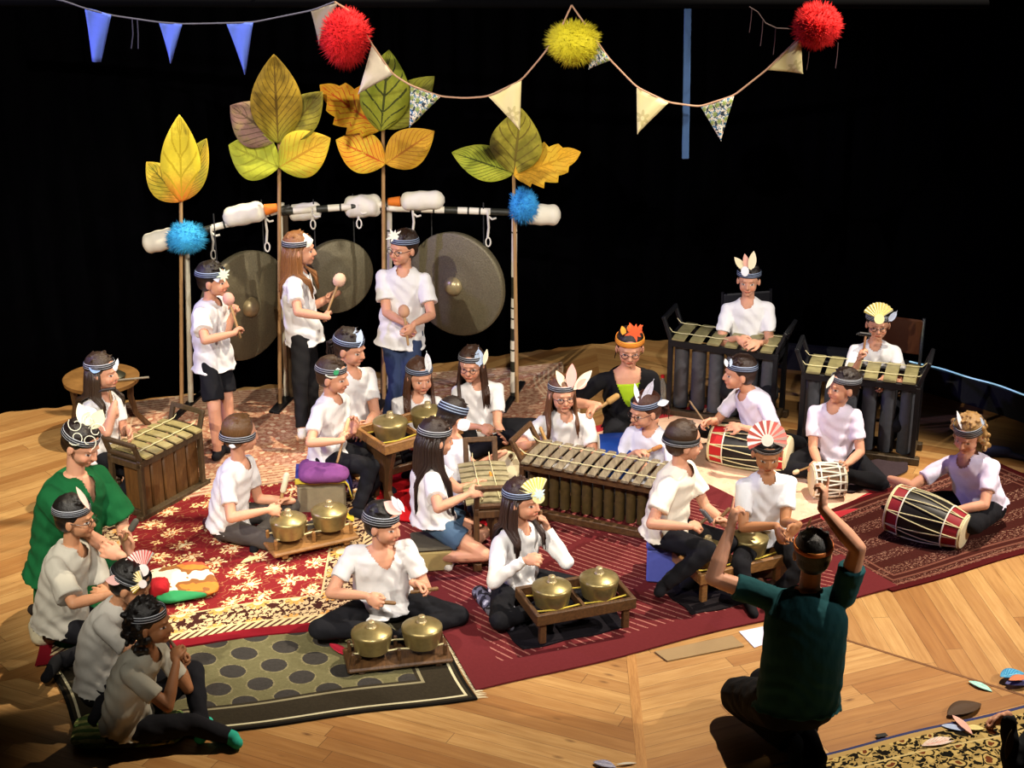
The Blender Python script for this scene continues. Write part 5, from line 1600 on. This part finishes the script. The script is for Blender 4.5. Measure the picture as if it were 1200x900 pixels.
string('pinkish string from the yellow ball to the far red ball', [(670, 6), (684, 26), (714, 69), (746, 102), (783, 120), (820, 125), (860, 112), (898, 82), (937, 44), (950, 20)])
string('loose dark ribbon hanging beside the far red ball', [(878, 8), (888, 14), (897, 27), (910, 33), (930, 34)], .004, '4a3c3c')
TL = ('thread hanging from the loose ribbon, nearest the blue grey strip', 'second thread from the blue grey strip, hanging from the loose ribbon', 'longest thread hanging from the loose ribbon before the cream flag', 'thread hanging down between the cream flag and the far red ball', 'thread dangling below the outer side of the far red ball')
for i, (u, v, v2) in enumerate(((881, 10, 38), (894, 22, 54), (909, 32, 64), (948, 60, 82), (982, 50, 80))):
    tag(MB().tube([ony(u, v, YB), ony(u - 1, (v + v2) / 2, YB), ony(u - 3, v2, YB)], .003, 5).build('thread', M('5a4444', .8)), TL[i], 'thread', 'threads by the far red ball')
def flagmat(kind):
    if ('flag', kind) in _mc: return _mc[('flag', kind)]
    if kind == 'pattern':
        m, nt, b = new_mat('patterned_cotton', .85)
        uv, u, v = uvxy(nt)
        ck = (u * 5.0 + .2).fr().lt(.55) * (v * 5.0).fr().lt(.6)
        m1, r, th = rosette(nt, u, v, .2, .2, .085, 8, 1.0, .5, .4)
        n = noise(nt, uv, 14, 2)
        c = mixc(nt, n.gt(.52), 'e2dcc8', '3f6f90'); c = mixc(nt, ck * n.gt(.45), c, '26323c'); c = mixc(nt, m1, c, '8a9a50'); c = mixc(nt, n.lt(.36), c, 'a8683a')
        link(nt, c, b.inputs['Base Color'])
    elif kind == 'cream':
        m, nt, b = new_mat('cream_cotton', .85)
        uv, u, v = uvxy(nt); m1, r, th = rosette(nt, u + .03, v + .1, 1.0, 1.0, .2, 6, 1.0, 0)
        link(nt, mixc(nt, m1 * r.gt(.05) * .5, 'e4d69c', 'a89a5a'), b.inputs['Base Color'])
    else:
        m = M({'blue': '5a74d8', 'grey': '8a8070', 'white': 'cfc2ac'}[kind], .85, var=.1, bp=.1)
    _mc[('flag', kind)] = m; return m
def flag(px, kind, label):
    P = [ony(u, v, YB) for u, v in px]; mb = MB(); n = 8; V = []; F = []; UV = []
    a, b, c = P[0], P[1], P[-1]; d = P[2] if len(P) == 4 else P[2]
    for j in range(n + 1):
        t = j / n
        for i in range(n + 1):
            s_ = i / n; top = a * (1 - s_) + b * s_
            bot = (c * (1 - s_) + d * s_) if len(P) == 4 else c
            p = top * (1 - t) + bot * t
            p = p + A(0, .012 * math.sin(s_ * 5 + t * 3), 0); V.append(p); UV.append(((s_ - .5) * (1 - t) + .5, 1 - t))
    for j in range(n):
        for i in range(n): q = j * (n + 1) + i; F.append((q, q + 1, q + n + 2, q + n + 1))
    me = MB().add(V, F, UV).mesh('flag', fix=False)
    bm = bmesh.new(); bm.from_mesh(me); bmesh.ops.remove_doubles(bm, verts=bm.verts, dist=1e-4); bm.to_mesh(me); bm.free()
    o = link_mesh('bunting_flag', me, flagmat(kind), None, True, angle=180)
    s = o.modifiers.new('thickness', 'SOLIDIFY'); s.thickness = .002
    tag(o, label, 'flag', 'bunting flags')
flag([(99, 9), (131, 17), (118, 73), (108, 72)], 'blue', 'blunt ended blue flag at the curtain side end of the bunting')
flag([(186, 26), (214, 28), (200, 74)], 'blue', 'middle one of three blue bunting flags')
flag([(265, 27), (297, 26), (287, 87)], 'blue', 'blue bunting flag above the olive leaf pole')
flag([(364, 12), (396, 3), (374, 52)], 'grey', 'grey flag partly behind the large red fluffy ball')
flag([(436, 52), (460, 87), (420, 110)], 'white', 'off white flag beside the large red fluffy ball')
flag([(481, 99), (516, 113), (480, 149)], 'pattern', 'blue and white patterned flag above the red veined leaves')
flag([(572, 113), (611, 94), (609, 152)], 'cream', 'cream flag over the leaf pole beside the great gong')
flag([(694, 42), (715, 70), (690, 81)], 'pattern', 'small patterned flag half hidden by the yellow fluffy ball')
flag([(650, 48), (667, 24), (664, 50)], 'pattern', 'patterned flag tip in front of the yellow fluffy ball')
flag([(746, 102), (783, 120), (747, 157)], 'cream', 'cream flag beside the hanging blue grey strip')
flag([(821, 125), (860, 112), (845, 165)], 'pattern', 'patterned flag at the lowest point of the bunting')
flag([(898, 82), (938, 44), (941, 86)], 'cream', 'cream flag beside the far red fluffy ball')
for u, tl_ in ((155, 'thread between two blue flags, closer to the blunt ended one'), (161, 'thread between two blue flags, closer to the middle one')):
    tag(MB().tube([ony(u, 22, YB), ony(u + 1, 40, YB), ony(u + (1 if u > 157 else -1), 57, YB)], .004, 5).build('thread', M('3a3a48', .8)), tl_, 'thread', 'threads between blue flags')

# ---- drums
def drum(label, p0, p1, r0, rm, r1, body, bands, nl=10, cord=CORD, lace_r=.004, cat='drum'):
    p0, p1 = np.asarray(p0, float), np.asarray(p1, float); ax = p1 - p0; L = np.linalg.norm(ax); d = ax / L; R = frame(d)
    c = (p0 + p1) / 2
    root = empty('drum', (c[0], c[1], 0.02), label, cat)
    def rad(t): return r0 * (1 - t) + r1 * t + (rm - (r0 + r1) / 2) * math.sin(math.pi * t)
    def shell(t0, t1, g, mat, nm):
        MB().rings([(p0 + ax * t, R[:, 0] * (rad(t) + g), R[:, 1] * (rad(t) + g)) for t in np.linspace(t0, t1, 10)], 40).build(nm, mat, root, True, angle=50)
    shell(.01, .99, 0, M(body, .45, var=.15), 'shell')
    for t0, t1, cc in bands: shell(t0, t1, .003, M(cc, .6), 'painted_band')
    SK = M('e0d2ac', .7, var=.12, ns=12, bp=.05)
    for p, r, sg in ((p0, r0, -1), (p1, r1, 1)):
        MB().lathe(p, [(.002, .006 * sg), (r * .9, .006 * sg), (r * 1.02, .002 * sg), (r * 1.03, -.012 * sg), (r * .9, -.014 * sg)], R, 40).build('skin', SK, root, True, angle=50)
        MB().tube([p - d * sg * .012 + (R[:, 0] * math.cos(a) + R[:, 1] * math.sin(a)) * r * 1.05 for a in np.linspace(0, 2 * math.pi, 33)], .007, 8, False).build('rim', cord, root)
    mb = MB()
    for i in range(nl * 2):
        a0, a1 = i * math.pi / nl, (i + 1) * math.pi / nl
        e0, e1 = (.02, .98) if i % 2 == 0 else (.98, .02)
        pts = []
        for k in range(7):
            t = e0 + (e1 - e0) * k / 6; a = a0 + (a1 - a0) * k / 6
            pts.append(p0 + ax * t + (R[:, 0] * math.cos(a) + R[:, 1] * math.sin(a)) * (rad(t) + .008))
        mb.tube(pts, lace_r, 5)
    mb.build('lacing', cord, root)
    for t in (.2, .78):
        MB().tube([p0 + ax * t + (R[:, 0] * math.cos(a) + R[:, 1] * math.sin(a)) * (rad(t) + .009) for a in np.linspace(0, 2 * math.pi, 33)], .005, 6, False).build('ring_cord', M('ece6d8', .8), root)
    return root
drum('long black drum with dark red ends lying on the dark red rug', onz(1046, 594, .165), onz(1131, 624, .125), .148, .155, .105, '17130f', [(.01, .2, '8a1420'), (.78, .99, '8a1420')])
drum('long black drum with a bright red end in front of the drumming boy', onz(834, 518, .15), onz(925, 533, .15), .125, .145, .12, '100e10', [(.01, .2, 'b81a20'), (.8, .99, 'b81a20')])
drum('small brown drum covered in white lacing held by the girl in profile', onz(951, 563, .125), onz(989, 562, .125), .108, .112, .10, '6a4a30', [], 12, M('e4dccb', .8), .007)
drum('upright red drum with a pale skin behind the small metallophone', onz(592, 552, .03), onz(592, 552, .22), .11, .125, .125, '9a1218', [], 9)
m, nt, b = new_mat('blue_lacquer', .35, 0, .5)
n = noise(nt, coord(nt), 4, 2); link(nt, mixc(nt, n, '17306e', '2450a8'), b.inputs['Base Color'])
root = empty('barrel_drum', onz(724, 535), 'large plain blue barrel drum lying in front of the woman in black', 'drum')
p0, p1 = onz(702, 541, .20), onz(770, 541, .20)
MB().rings([(p0 + (p1 - p0) * t, A(0, .19 + .012 * math.sin(math.pi * t), 0), A(0, 0, .19 + .012 * math.sin(math.pi * t))) for t in np.linspace(0, 1, 9)], 40).build('shell', m, root, True, angle=50)
for q, s in ((p0, -1), (p1, 1)): MB().cyl(q, q + A(.008 * s, 0, 0), .185, .18, 36).build('skin', M('d8cca8', .7), root)

# ---- held beaters, hammers and flute (each follows the hand that holds it)
def hpos(key, side): return PEOPLE[key]['grip' + side]
def beater(name, label, key, side, tip, tail, r=.008, head=None, hr=.022, hl=.05, c='c09a64', hc='d8c8a0', cat='beater', doff=(0, 0), group=None, off=-.015):
    g = hpos(key, side); d = depth(g)
    gx, gy = proj(g)
    p1 = atd(tip[0], tip[1], d + doff[0] + off); p0 = atd(tail[0], tail[1], d + doff[1] + off)
    # carry the stick through the grip
    t = nrm(p1 - p0); m_ = p0 + t * np.dot(g - p0, t); sh = (g - m_)
    p0, p1 = p0 + sh * .8, p1 + sh * .8
    root = empty(name, (p0 + p1) / 2, label, cat, group)
    MB().cyl(p0, p1, r * .9, r, 10, rnd=True).build('handle', wood(c, '8a6438', 5, .5, 2, 'stick_wood'), root)
    if head == 'pad':
        MB().cyl(p1 - t * hl * .4, p1 + t * hl * .6, hr, hr * .95, 14, rnd=True).build('padded_head', M(hc, .85, var=.1, bp=.2), root)
    elif head == 'hammer':
        s = nrm(np.cross(t, -FW)); mb = MB(); mb.cyl(p1 - s * hl, p1 + s * hl * .8, hr, hr * 1.05, 12); mb.cyl(p1 - s * hl, p1 - s * hl * 1.5 - t * .01, hr * .8, hr * .3, 10)
        mb.build('hammer_head', M(hc, .4, var=.2), root)
    elif head == 'block':
        s = nrm(np.cross(t, -FW)); MB().cyl(p1 - s * hl * .5, p1 + s * hl * .5, hr, hr, 14).build('mallet_head', M(hc, .6), root)
    return root
dots = M('d8a888', .8, var=.5, ns=120, dark='7a4a38', name='dotted_cloth')
beater('gong_beater', 'padded beater held upright by the boy in shorts', 'gong_boy', 'R', (268, 350), (282, 395), .010, 'pad', .042, .012, hc='d8a090')
beater('gong_beater', 'padded beater held out by the girl in black leggings', 'gong_girl', 'R', (392, 326), (374, 374), .010, 'pad', .046, .012, hc='d8b098')
beater('gong_beater', 'padded beater hanging from the hands of the boy in jeans', 'gong_tall_boy', 'L', (478, 364), (483, 403), .010, 'pad', .042, .012, hc='c89878')
beater('wooden_beater', 'thin wooden beater held down by the boy on the purple cushion', 'cushion_boy', 'R', (405, 499), (394, 541), .009, 'pad', .014, .07, c='c8a078', hc='d8c090')
beater('wooden_beater', 'wooden beater held by the girl in glasses below the largest gong', 'glasses_girl', 'R', (588, 502), (560, 501), .009, None, c='a87848')
beater('wooden_beater', 'pale wrapped beater held by the boy in grey trousers', 'turned_boy', 'L', (330, 567), (323, 597), .012, 'pad', .020, .10, hc='e0d4b8')
beater('wooden_beater', 'dark beater held low by the boy with the pink paper ear', 'pink_leaf_boy', 'R', (462, 704), (436, 702), .012, None, c='5a4028')
beater('wooden_beater', 'dark beater held over the striped rug by the boy with the pink paper ear', 'pink_leaf_boy', 'L', (511, 686), (482, 690), .012, None, c='5a4028')
beater('hammer', 'black headed hammer held by the boy on the blue stool', 'blue_stool_boy', 'R', (828, 604), (811, 618), .012, 'hammer', .015, .045, c='2a241e', hc='4a4a4e')
beater('wooden_beater', 'dark beater tip held in the far hand of the boy on the blue stool', 'blue_stool_boy', 'L', (850, 593), (836, 608), .012, None, c='4a2c18')
beater('wrapped_beater', 'white and cork beater held by the woman in black', 'lime_woman', 'R', (717, 467), (698, 480), .014, 'pad', .024, .06, hc='b08850')
beater('wooden_mallet', 'pale wooden mallet leaning in the hands of the girl with the pink leaf crown', 'leaf_crown_girl', 'R', (638, 500), (647, 522), .012, None, c='c89a50')
beater('wooden_mallet', 'wooden mallet held by the girl with the speckled feather', 'speckled_feather_girl', 'R', (766, 518), (745, 527), .012, 'pad', .016, .05, hc='a87040')
beater('drum_stick', 'thin dark drumstick raised by the boy at the bright red drum', 'red_drum_boy', 'R', (816, 465), (838, 496), .007, None, c='8a7a60')
beater('drum_stick', 'pale ball ended stick of the girl at the small laced drum', 'laced_drum_girl', 'R', (931, 547), (960, 536), .007, 'pad', .016, .02, hc='d8c4a0')
beater('hammer', 'black headed hammer raised by the boy with the yellow fan', 'yellow_fan_boy', 'R', (1010, 391), (1006, 420), .009, 'hammer', .014, .045, c='8a5a38', hc='1a1a1e')
beater('hammer', 'curved black and wood hammer raised by the girl at the small metallophone', 'hammer_girl', 'R', (129, 456), (133, 484), .009, 'hammer', .012, .05, c='8a6038', hc='2a2420')
beater('wooden_beater', 'flat dark beater in the nearer hand of the woman in green', 'green_woman', 'R', (140, 644), (122, 638), .012, 'pad', .02, .05, hc='3a3c34')
beater('wooden_beater', 'flat dark beater in the farther hand of the woman in green', 'green_woman', 'L', (158, 618), (148, 634), .012, 'pad', .02, .05, hc='4a4840')
beater('flute', 'dark wooden flute held to the mouth by the girl in the long sleeved top', 'flute_girl', 'L', (634, 600), (624, 662), .014, None, c='6a4a34', cat='flute')
beater('flute', 'small dark flute at the mouth of the boy with turquoise socks', 'turquoise_sock_boy', 'R', (199, 752), (212, 768), .010, None, c='3a2418', cat='flute')

# ---- seats
def stool(label, c, size, ang, cols, name='box_stool', cat='stool'):
    R = rotz(math.radians(ang)); root = empty(name, c, label, cat)
    MB().box(c + A(0, 0, size[2] * .42), (size[0], size[1], size[2] * .84), R, .012).build('box', cols[0], root, False)
    MB().box(c + A(0, 0, size[2] * .92), (size[0] * 1.04, size[1] * 1.04, size[2] * .16), R, .012).build('lid', cols[1], root, False)
    return root
stn = M('8a7f66', .85, var=.2, ns=20, bp=.2)
stool('stone coloured box seat under the boy with the purple cushion', onz(378, 592, .01), (.32, .26, .24), 5, (stn, stn))
stool('short pale box seat with a dark top below the girl in denim shorts', onz(506, 660, .015), (.24, .24, .17), 8, (M('a8935e', .8, var=.15), M('4a4436', .8)))
BL = M('5560b8', .5, var=.08)
stool('blue plastic step stool beside the long xylophone', onz(785, 672, .02), (.28, .28, .27), -8, (BL, BL))
stool('low dark seat hidden below the boy with the pink fan', onz(898, 668, .02), (.26, .24, .17), 4, (WD, WD))
stool('low dark seat under the woman with pale feathers', onz(408, 552, .02), (.3, .26, .20), 20, (WD, WD))
stool('low dark seat under the girl raising a hammer', onz(118, 585, .0), (.28, .26, .21), 20, (WD, WD))
def cushion(label, c, rx, ry, rz, mat, ang=0, name='cushion', cat='cushion', n=24):
    R = rotz(math.radians(ang)); R_ = []
    mb = MB(); V = []; F = []
    nu = 36
    for j in range(n + 1):
        t = -math.pi / 2 + math.pi * j / n
        for i in range(nu):
            a = 2 * math.pi * i / nu; e = .45
            cx = math.copysign(abs(math.cos(a)) ** e, math.cos(a)); cy = math.copysign(abs(math.sin(a)) ** e, math.sin(a))
            rr = max(math.cos(t), .0) ** .5
            V.append(c + R @ A(rx * cx * rr, ry * cy * rr, rz + rz * math.sin(t) + .004 * math.sin(a * 9 + t * 5) * rr))
    for j in range(n):
        for i in range(nu): F.append((j * nu + i, j * nu + (i + 1) % nu, (j + 1) * nu + (i + 1) % nu, (j + 1) * nu + i))
    F += [tuple(range(nu)), tuple(n * nu + i for i in range(nu))]
    return tag(mb.add(V, F).build(name, mat, None, True, angle=180, org=c), label, cat)
cushion('purple cushion on the stone coloured box', onz(380, 560, .245) + A(0, 0, .0), .17, .14, .055, M('7a3f7c', .85, var=.2, bp=.3), 5)
cushion('off white cushion under the boy in dark glasses', onz(66, 745), .15, .14, .05, M('c8bea0', .9, var=.1, bp=.3), 20)
def crochet(W=0, H=0):
    m, nt, b = new_mat('crochet', .95)
    v = coord(nt); w = nt.nodes.new('ShaderNodeTexVoronoi'); w.inputs['Scale'].default_value = 34; nt.links.new(v, w.inputs['Vector'])
    n = E(w.outputs['Distance']); sx = nt.nodes.new('ShaderNodeSeparateXYZ'); nt.links.new(v, sx.inputs[0])
    f = (E(sx.outputs[1]) * 16.0).fr().lt(.5)
    link(nt, mixc(nt, f, 'a8a860', '5a7838'), b.inputs['Base Color']); bump(nt, b, n, .9, .02); return m
cushion('green crocheted seat pad at the front corner', onz(152, 858, .012), .30, .17, .022, crochet(), 5)
o = rug('blanket', [(356, 572), (402, 568), (412, 556), (350, 554)], .25, .006, plainrug('3d3f8c', .1), 'x') if False else None
# blue and yellow cloth over the box seat
mb = MB(); c = onz(378, 592, .01) + A(0, 0, .245)
R = rotz(math.radians(5)); V = []; F = []; nx, ny = 14, 10
for j in range(ny + 1):
    for i in range(nx + 1):
        x = -.17 + .46 * i / nx; y = -.15 + .28 * j / ny
        z = .006; xx = x
        if x > .17: xx = .172 + (x - .17) * .25; z = -(x - .17) * .95
        if y < -.135: z -= .02
        V.append(c + R @ A(xx, y, z + .003 * math.sin(i * 1.3 + j)))
for j in range(ny):
    for i in range(nx): q = j * (nx + 1) + i; F.append((q, q + 1, q + nx + 2, q + nx + 1))
me = MB().add(V, F).mesh('cloth', fix=False)
m, nt, b = new_mat('two_tone_cloth', .9); v = coord(nt); sx = nt.nodes.new('ShaderNodeSeparateXYZ'); nt.links.new(v, sx.inputs[0])
link(nt, mixc(nt, E(sx.outputs[1]).lt(-.115), '35388a', 'c8b030'), b.inputs['Base Color'])
o = link_mesh('folded_cloth', me, m, None, True, angle=180); s = o.modifiers.new('t', 'SOLIDIFY'); s.thickness = .006; s.offset = 1
tag(o, 'blue cloth with a yellow edge draped over the stone coloured box', 'cloth')
# painted cushion
m, nt, b = new_mat('painted_fabric', .8); v = coord(nt); n = noise(nt, v, 5.5, 2); n2 = noise(nt, v, 3, 1)
c_ = mixc(nt, n.gt(.5), 'f0e4c8', '8a5422'); c_ = mixc(nt, n.gt(.6), c_, 'c87a28'); sx = nt.nodes.new('ShaderNodeSeparateXYZ'); nt.links.new(v, sx.inputs[0])
c_ = mixc(nt, E(sx.outputs[1]).lt(-.16), c_, '1f8a50'); c_ = mixc(nt, E(sx.outputs[1]).gt(.17) * n2.gt(.5), c_, 'd05030')
link(nt, c_, b.inputs['Base Color'])
cushion('painted square cushion in brown, white and green lying on the red carpet', onz(214, 688, .027), .20, .22, .035, m, 24)
cushion('rounded red pouch lying beside the boy with paper fans', onz(188, 700, .027), .06, .07, .06, M('a8101c', .9, var=.1), 10, 'pouch', 'pouch')

# ---- chairs
def chair(label, c, ang, seat, frm, back):
    R = rotz(math.radians(ang)); root = empty('chair', c, label, 'chair')
    def p(x, y, z): return c + R @ A(x, y, z)
    MB().box(p(0, 0, .44), (.40, .40, .03), R, .012).build('seat', seat, root, False)
    for x in (-.19, .19):
        MB().tube([p(x, -.19, 0), p(x, -.18, .43)], .012, 8).build('leg', frm, root)
        MB().tube([p(x * 1.05, .24, 0), p(x, .19, .44), p(x, .22, .88)], .012, 8).build('leg', frm, root)
    MB().tube([p(-.19, -.18, .2), p(.19, -.18, .2)], .008, 6).build('stretcher', frm, root)
    MB().box(p(0, .215, .73), (.37, .022, .28), R @ np.array([[1, 0, 0], [0, .996, -.08], [0, .08, .996]]), .01).build('backrest', back, root, False)
CHR = M('8a98a8', .25, .9, name='steel_tube')
pr = PEOPLE['rear_boy']['P']; chair('dark chair under the boy with rabbit ear paper', A(pr[0] + .02, pr[1] + .02, 0), 12, M('1a1a20', .5), M('23232a', .4, .5), M('1a1a20', .5))
pr = PEOPLE['yellow_fan_boy']['P']; chair('steel framed chair with a brown backrest under the boy with the yellow fan', A(pr[0] + .10, pr[1] + .03, 0), -22, M('4a2c18', .5), CHR, M('5a3218', .5, var=.1))

# ---- curved leg table
root = empty('round_table', onz(125, 510), 'round topped wooden table with curved legs behind the girl raising a hammer', 'table')
tc = onz(125, 510); tz = ony(125, 442, tc[1])[2]
TW = M('a87c44', .5, var=.3, ns=12, dark='5a3a1a')
MB().lathe(A(tc[0], tc[1], tz - .05), [(.001, 0), (.22, 0), (.27, .02), (.275, .05), (.26, .056), (.001, .05)], None, 40).build('top', TW, root)
for i in range(4):
    a = math.radians(25 + 90 * i); d = A(math.cos(a), math.sin(a), 0)
    MB().tube([A(tc[0], tc[1], tz - .05) + d * .21, A(tc[0], tc[1], tz * .6) + d * .20, A(tc[0], tc[1], tz * .3) + d * .23, A(tc[0], tc[1], .02) + d * .32], [.026, .024, .02, .022], 10).build('leg', WDz, root)
q = A(tc[0] + .10, tc[1] - .02, tz + .006)
tag(MB().lathe(q, [(.08, 0), (.085, .02), (.05, .045), (.001, .05)], None, 24).build('small_bowl_gong', M('4a4a3c', .4, .6)), 'small dark gong lying on the round table', 'gong')
tag(MB().cyl(A(tc[0] + .05, tc[1] - .13, tz + .02), A(tc[0] + .36, tc[1] - .05, tz + .02), .008).build('stick', M('8a8070', .5)), 'thin stick lying across the round table edge', 'stick')

# ---- odds and ends on the floor
def sheet(name, px, z, c, label, cat='paper', th=.0015):
    P = [onz(u, v, z) for u, v in px]
    return tag(MB().prism(P, A(0, 0, 1), th).build(name, M(c, .7, var=.06, ns=20), None, False), label, cat)
sheet('paper_sheet', [(866, 740), (900, 733), (904, 752), (884, 759)], .004, 'dcdcf0', 'white sheet of paper beside the kneeling conductor')
sheet('cardboard_strip', [(767, 764), (858, 745), (872, 757), (782, 775)], .006, '9a8058', 'long tan strip of cardboard at the edge of the striped rug', 'cardboard', .008)
def flatleaf(label, a, b, w, c, vein=None, z=.012, lift=.03):
    p, q = onz(*a, z), onz(*b, z); mb = MB()
    leaf_mesh(mb, p, q, w, A(0, 0, 1), .002, 'plain', 14, .5, cup=.12)
    o = mb.build('paper_feather', veinmat(c, vein, None, 8, .15) if vein else M(c, .7, var=.1), None, True, angle=180)
    return tag(o, label, 'paper feather')
flatleaf('turquoise paper feather lying alone on the boards', (1135, 798), (1163, 809), .05, '9ad8c8', 'e8f0e0')
flatleaf('long pink paper feather on the floral rug', (1116, 838), (1140, 859), .045, 'e8b0a0', z=.03)
flatleaf('pale blue paper feather crossing under the pink one', (1103, 850), (1132, 855), .05, 'a8b8d8', z=.016)
flatleaf('cream paper feather with a yellow base on the floral rug', (1130, 853), (1154, 853), .05, 'e0d08a', z=.02)
flatleaf('white and red paper feather nearest the front on the floral rug', (1080, 874), (1121, 864), .07, 'e6d8cc', 'd84a30', z=.016)
flatleaf('dark paper leaf lying on the edge of the floral rug', (1110, 838), (1150, 822), .12, '4a3420', z=.02)
flatleaf('blue paper feather in the bundle at the frame side', (1172, 793), (1200, 787), .10, '3a8ab8', '8ad0e0', z=.04)
flatleaf('orange paper feather in the bundle at the frame side', (1182, 797), (1206, 792), .06, 'c87850', z=.055)
flatleaf('mauve paper feather in the bundle at the frame side', (1178, 801), (1208, 799), .08, '5a5a8a', z=.024)
flatleaf('grey and white paper scrap on the boards in front', (695, 893), (722, 898), .06, '8a8aa8', 'e0e0e8')
flatleaf('thin pale paper strip on the boards in front', (722, 896), (746, 893), .02, 'c8c0b0')
flatleaf('yellow tipped paper scrap on the red carpet', (282, 660), (306, 650), .05, 'e0d0a0', 'e0b820', z=.03)
flatleaf('red paper scrap between the hexagon rug and the front gongs', (386, 754), (410, 768), .06, 'b8243a', z=.034)
flatleaf('yellow paper scrap beside the kettle gongs', (405, 600), (414, 610), .05, 'e0c030', z=.034)
# shoes left on the floor, dark bag
def blobthing(name, label, cat, pts, mat, vox=.008):
    mb = MB()
    for a, b, r0, r1 in pts: mb.cyl(a, b, r0, r1, 12, rnd=True)
    me = remesh(mb, vox, 3); me.materials.clear(); me.materials.append(mat)
    return tag(link_mesh(name, me, mat, None, True, angle=180), label, cat)
m, nt, b = new_mat('printed_bag', .6); n = noise(nt, coord(nt), 16, 2)
c_ = mixc(nt, n.gt(.5), '121218', '6a6a78'); c_ = mixc(nt, n.gt(.62), c_, 'c0c0c8'); c_ = mixc(nt, n.lt(.33), c_, 'b85a38'); link(nt, c_, b.inputs['Base Color'])
blobthing('bag', 'crumpled black bag with grey and orange print beside the flute player', 'bag', [(onz(562, 695, .05), onz(585, 722, .04), .05, .05), (onz(580, 690, .05), onz(600, 720, .04), .05, .04), (onz(592, 722, .03), onz(598, 735, .03), .04, .03)], m)
blobthing('cloth_bundle', 'small dark blue bundle lying on the far floor by the light streak', 'cloth', [(onz(1158, 528, .04), onz(1180, 530, .03), .045, .04), (onz(1180, 532, .02), onz(1205, 538, .02), .025, .02)], M('2a3050', .8, var=.3))
for i, (u, v, u2, v2, lab) in enumerate(((905, 690, 890, 682, 'brown shoe beside the kettle gong tray'), (900, 703, 916, 700, 'second brown shoe, turned sideways beside the tray'))):
    a, b_ = onz(u, v, .06), onz(u2, v2, .055)
    blobthing('shoe', lab, 'shoe', [(a, b_, .035, .03), (a, a + A(0, 0, .03), .035, .033)], M('4a2c1c', .5, var=.2))
blobthing('shoe', 'dark pump shoe behind the small wooden metallophone', 'shoe', [(onz(548, 552, .06), onz(565, 545, .055), .033, .028)], M('6a6258', .6))
b0 = onz(786, 478); o = empty('water_bottle', (b0[0] - .06, b0[1] + .1, 0), 'clear plastic bottle with a red cap behind the farther metallophone', 'bottle')
m, nt, b = new_mat('clear_plastic', .08, 0, .5); b.inputs['Transmission Weight'].default_value = .85; b.inputs['Base Color'].default_value = srgb('e8eef4')
q = A(b0[0] - .06, b0[1] + .1, 0)
MB().lathe(q, [(.001, 0), (.032, 0), (.034, .02), (.034, .15), (.014, .19), (.013, .21), (.001, .21)], None, 20).build('bottle_body', m, o)
MB().lathe(q + A(0, 0, .21), [(.015, 0), (.015, .02), (.001, .021)], None, 16).build('cap', M('c02028', .5), o)
# square mat outline and tape on the far floor
P = [onz(1160, 560), onz(1200, 556), onz(1212, 568), onz(1170, 576)]
mb = MB()
for i in range(4):
    a, b_ = P[i], P[(i + 1) % 4]; d = nrm(b_ - a); mb.box((a + b_) / 2 + A(0, 0, .004), (np.linalg.norm(b_ - a) + .03, .03, .006), rotz(math.atan2(d[1], d[0])))
tag(mb.build('floor_frame', M('3a3a34', .7), None, False), 'thin dark square frame lying on the floor beyond the curly haired girl', 'frame')
tag(MB().box(onz(1033, 862, .012) + A(0, 0, .002), (.06, .03, .003), rotz(.3)).build('tape_mark', M('0c0c0e', .6), None, False), 'small black tape mark on the rug edge by the conductor', 'tape')

blobthing('shoe', 'maroon slipper behind the boy in grey trousers', 'shoe', [(onz(243, 612, .06), onz(258, 622, .055), .035, .03)], M('4a1c28', .7, var=.2))
blobthing('sling_pouch', 'small black pouch hanging below the hands of the kneeling girl in denim', 'pouch', [(onz(553, 596, .22), onz(560, 600, .20), .035, .03), (onz(556, 602, .16), onz(562, 608, .12), .03, .02)], M('141416', .8, var=.2))
tag(MB().tube([onz(222, 570, .03), onz(234, 566, .032), onz(247, 562, .03)], .009, 8).build('stick', M('1c1a18', .5), None), 'short black stick lying on the red carpet edge by the brass keyed instrument', 'stick')
g = onz(576, 556, .47)
tag(MB().tube([g + A(-.01, 0, .02), g + A(0, -.02, -.01), g + A(.012, -.03, -.05), g + A(.008, -.03, -.09)], [.006, .012, .011, .003], 8).build('tassel', M('e08a20', .6), None), 'small orange tassel hanging over the keys of the small wooden metallophone', 'tassel')
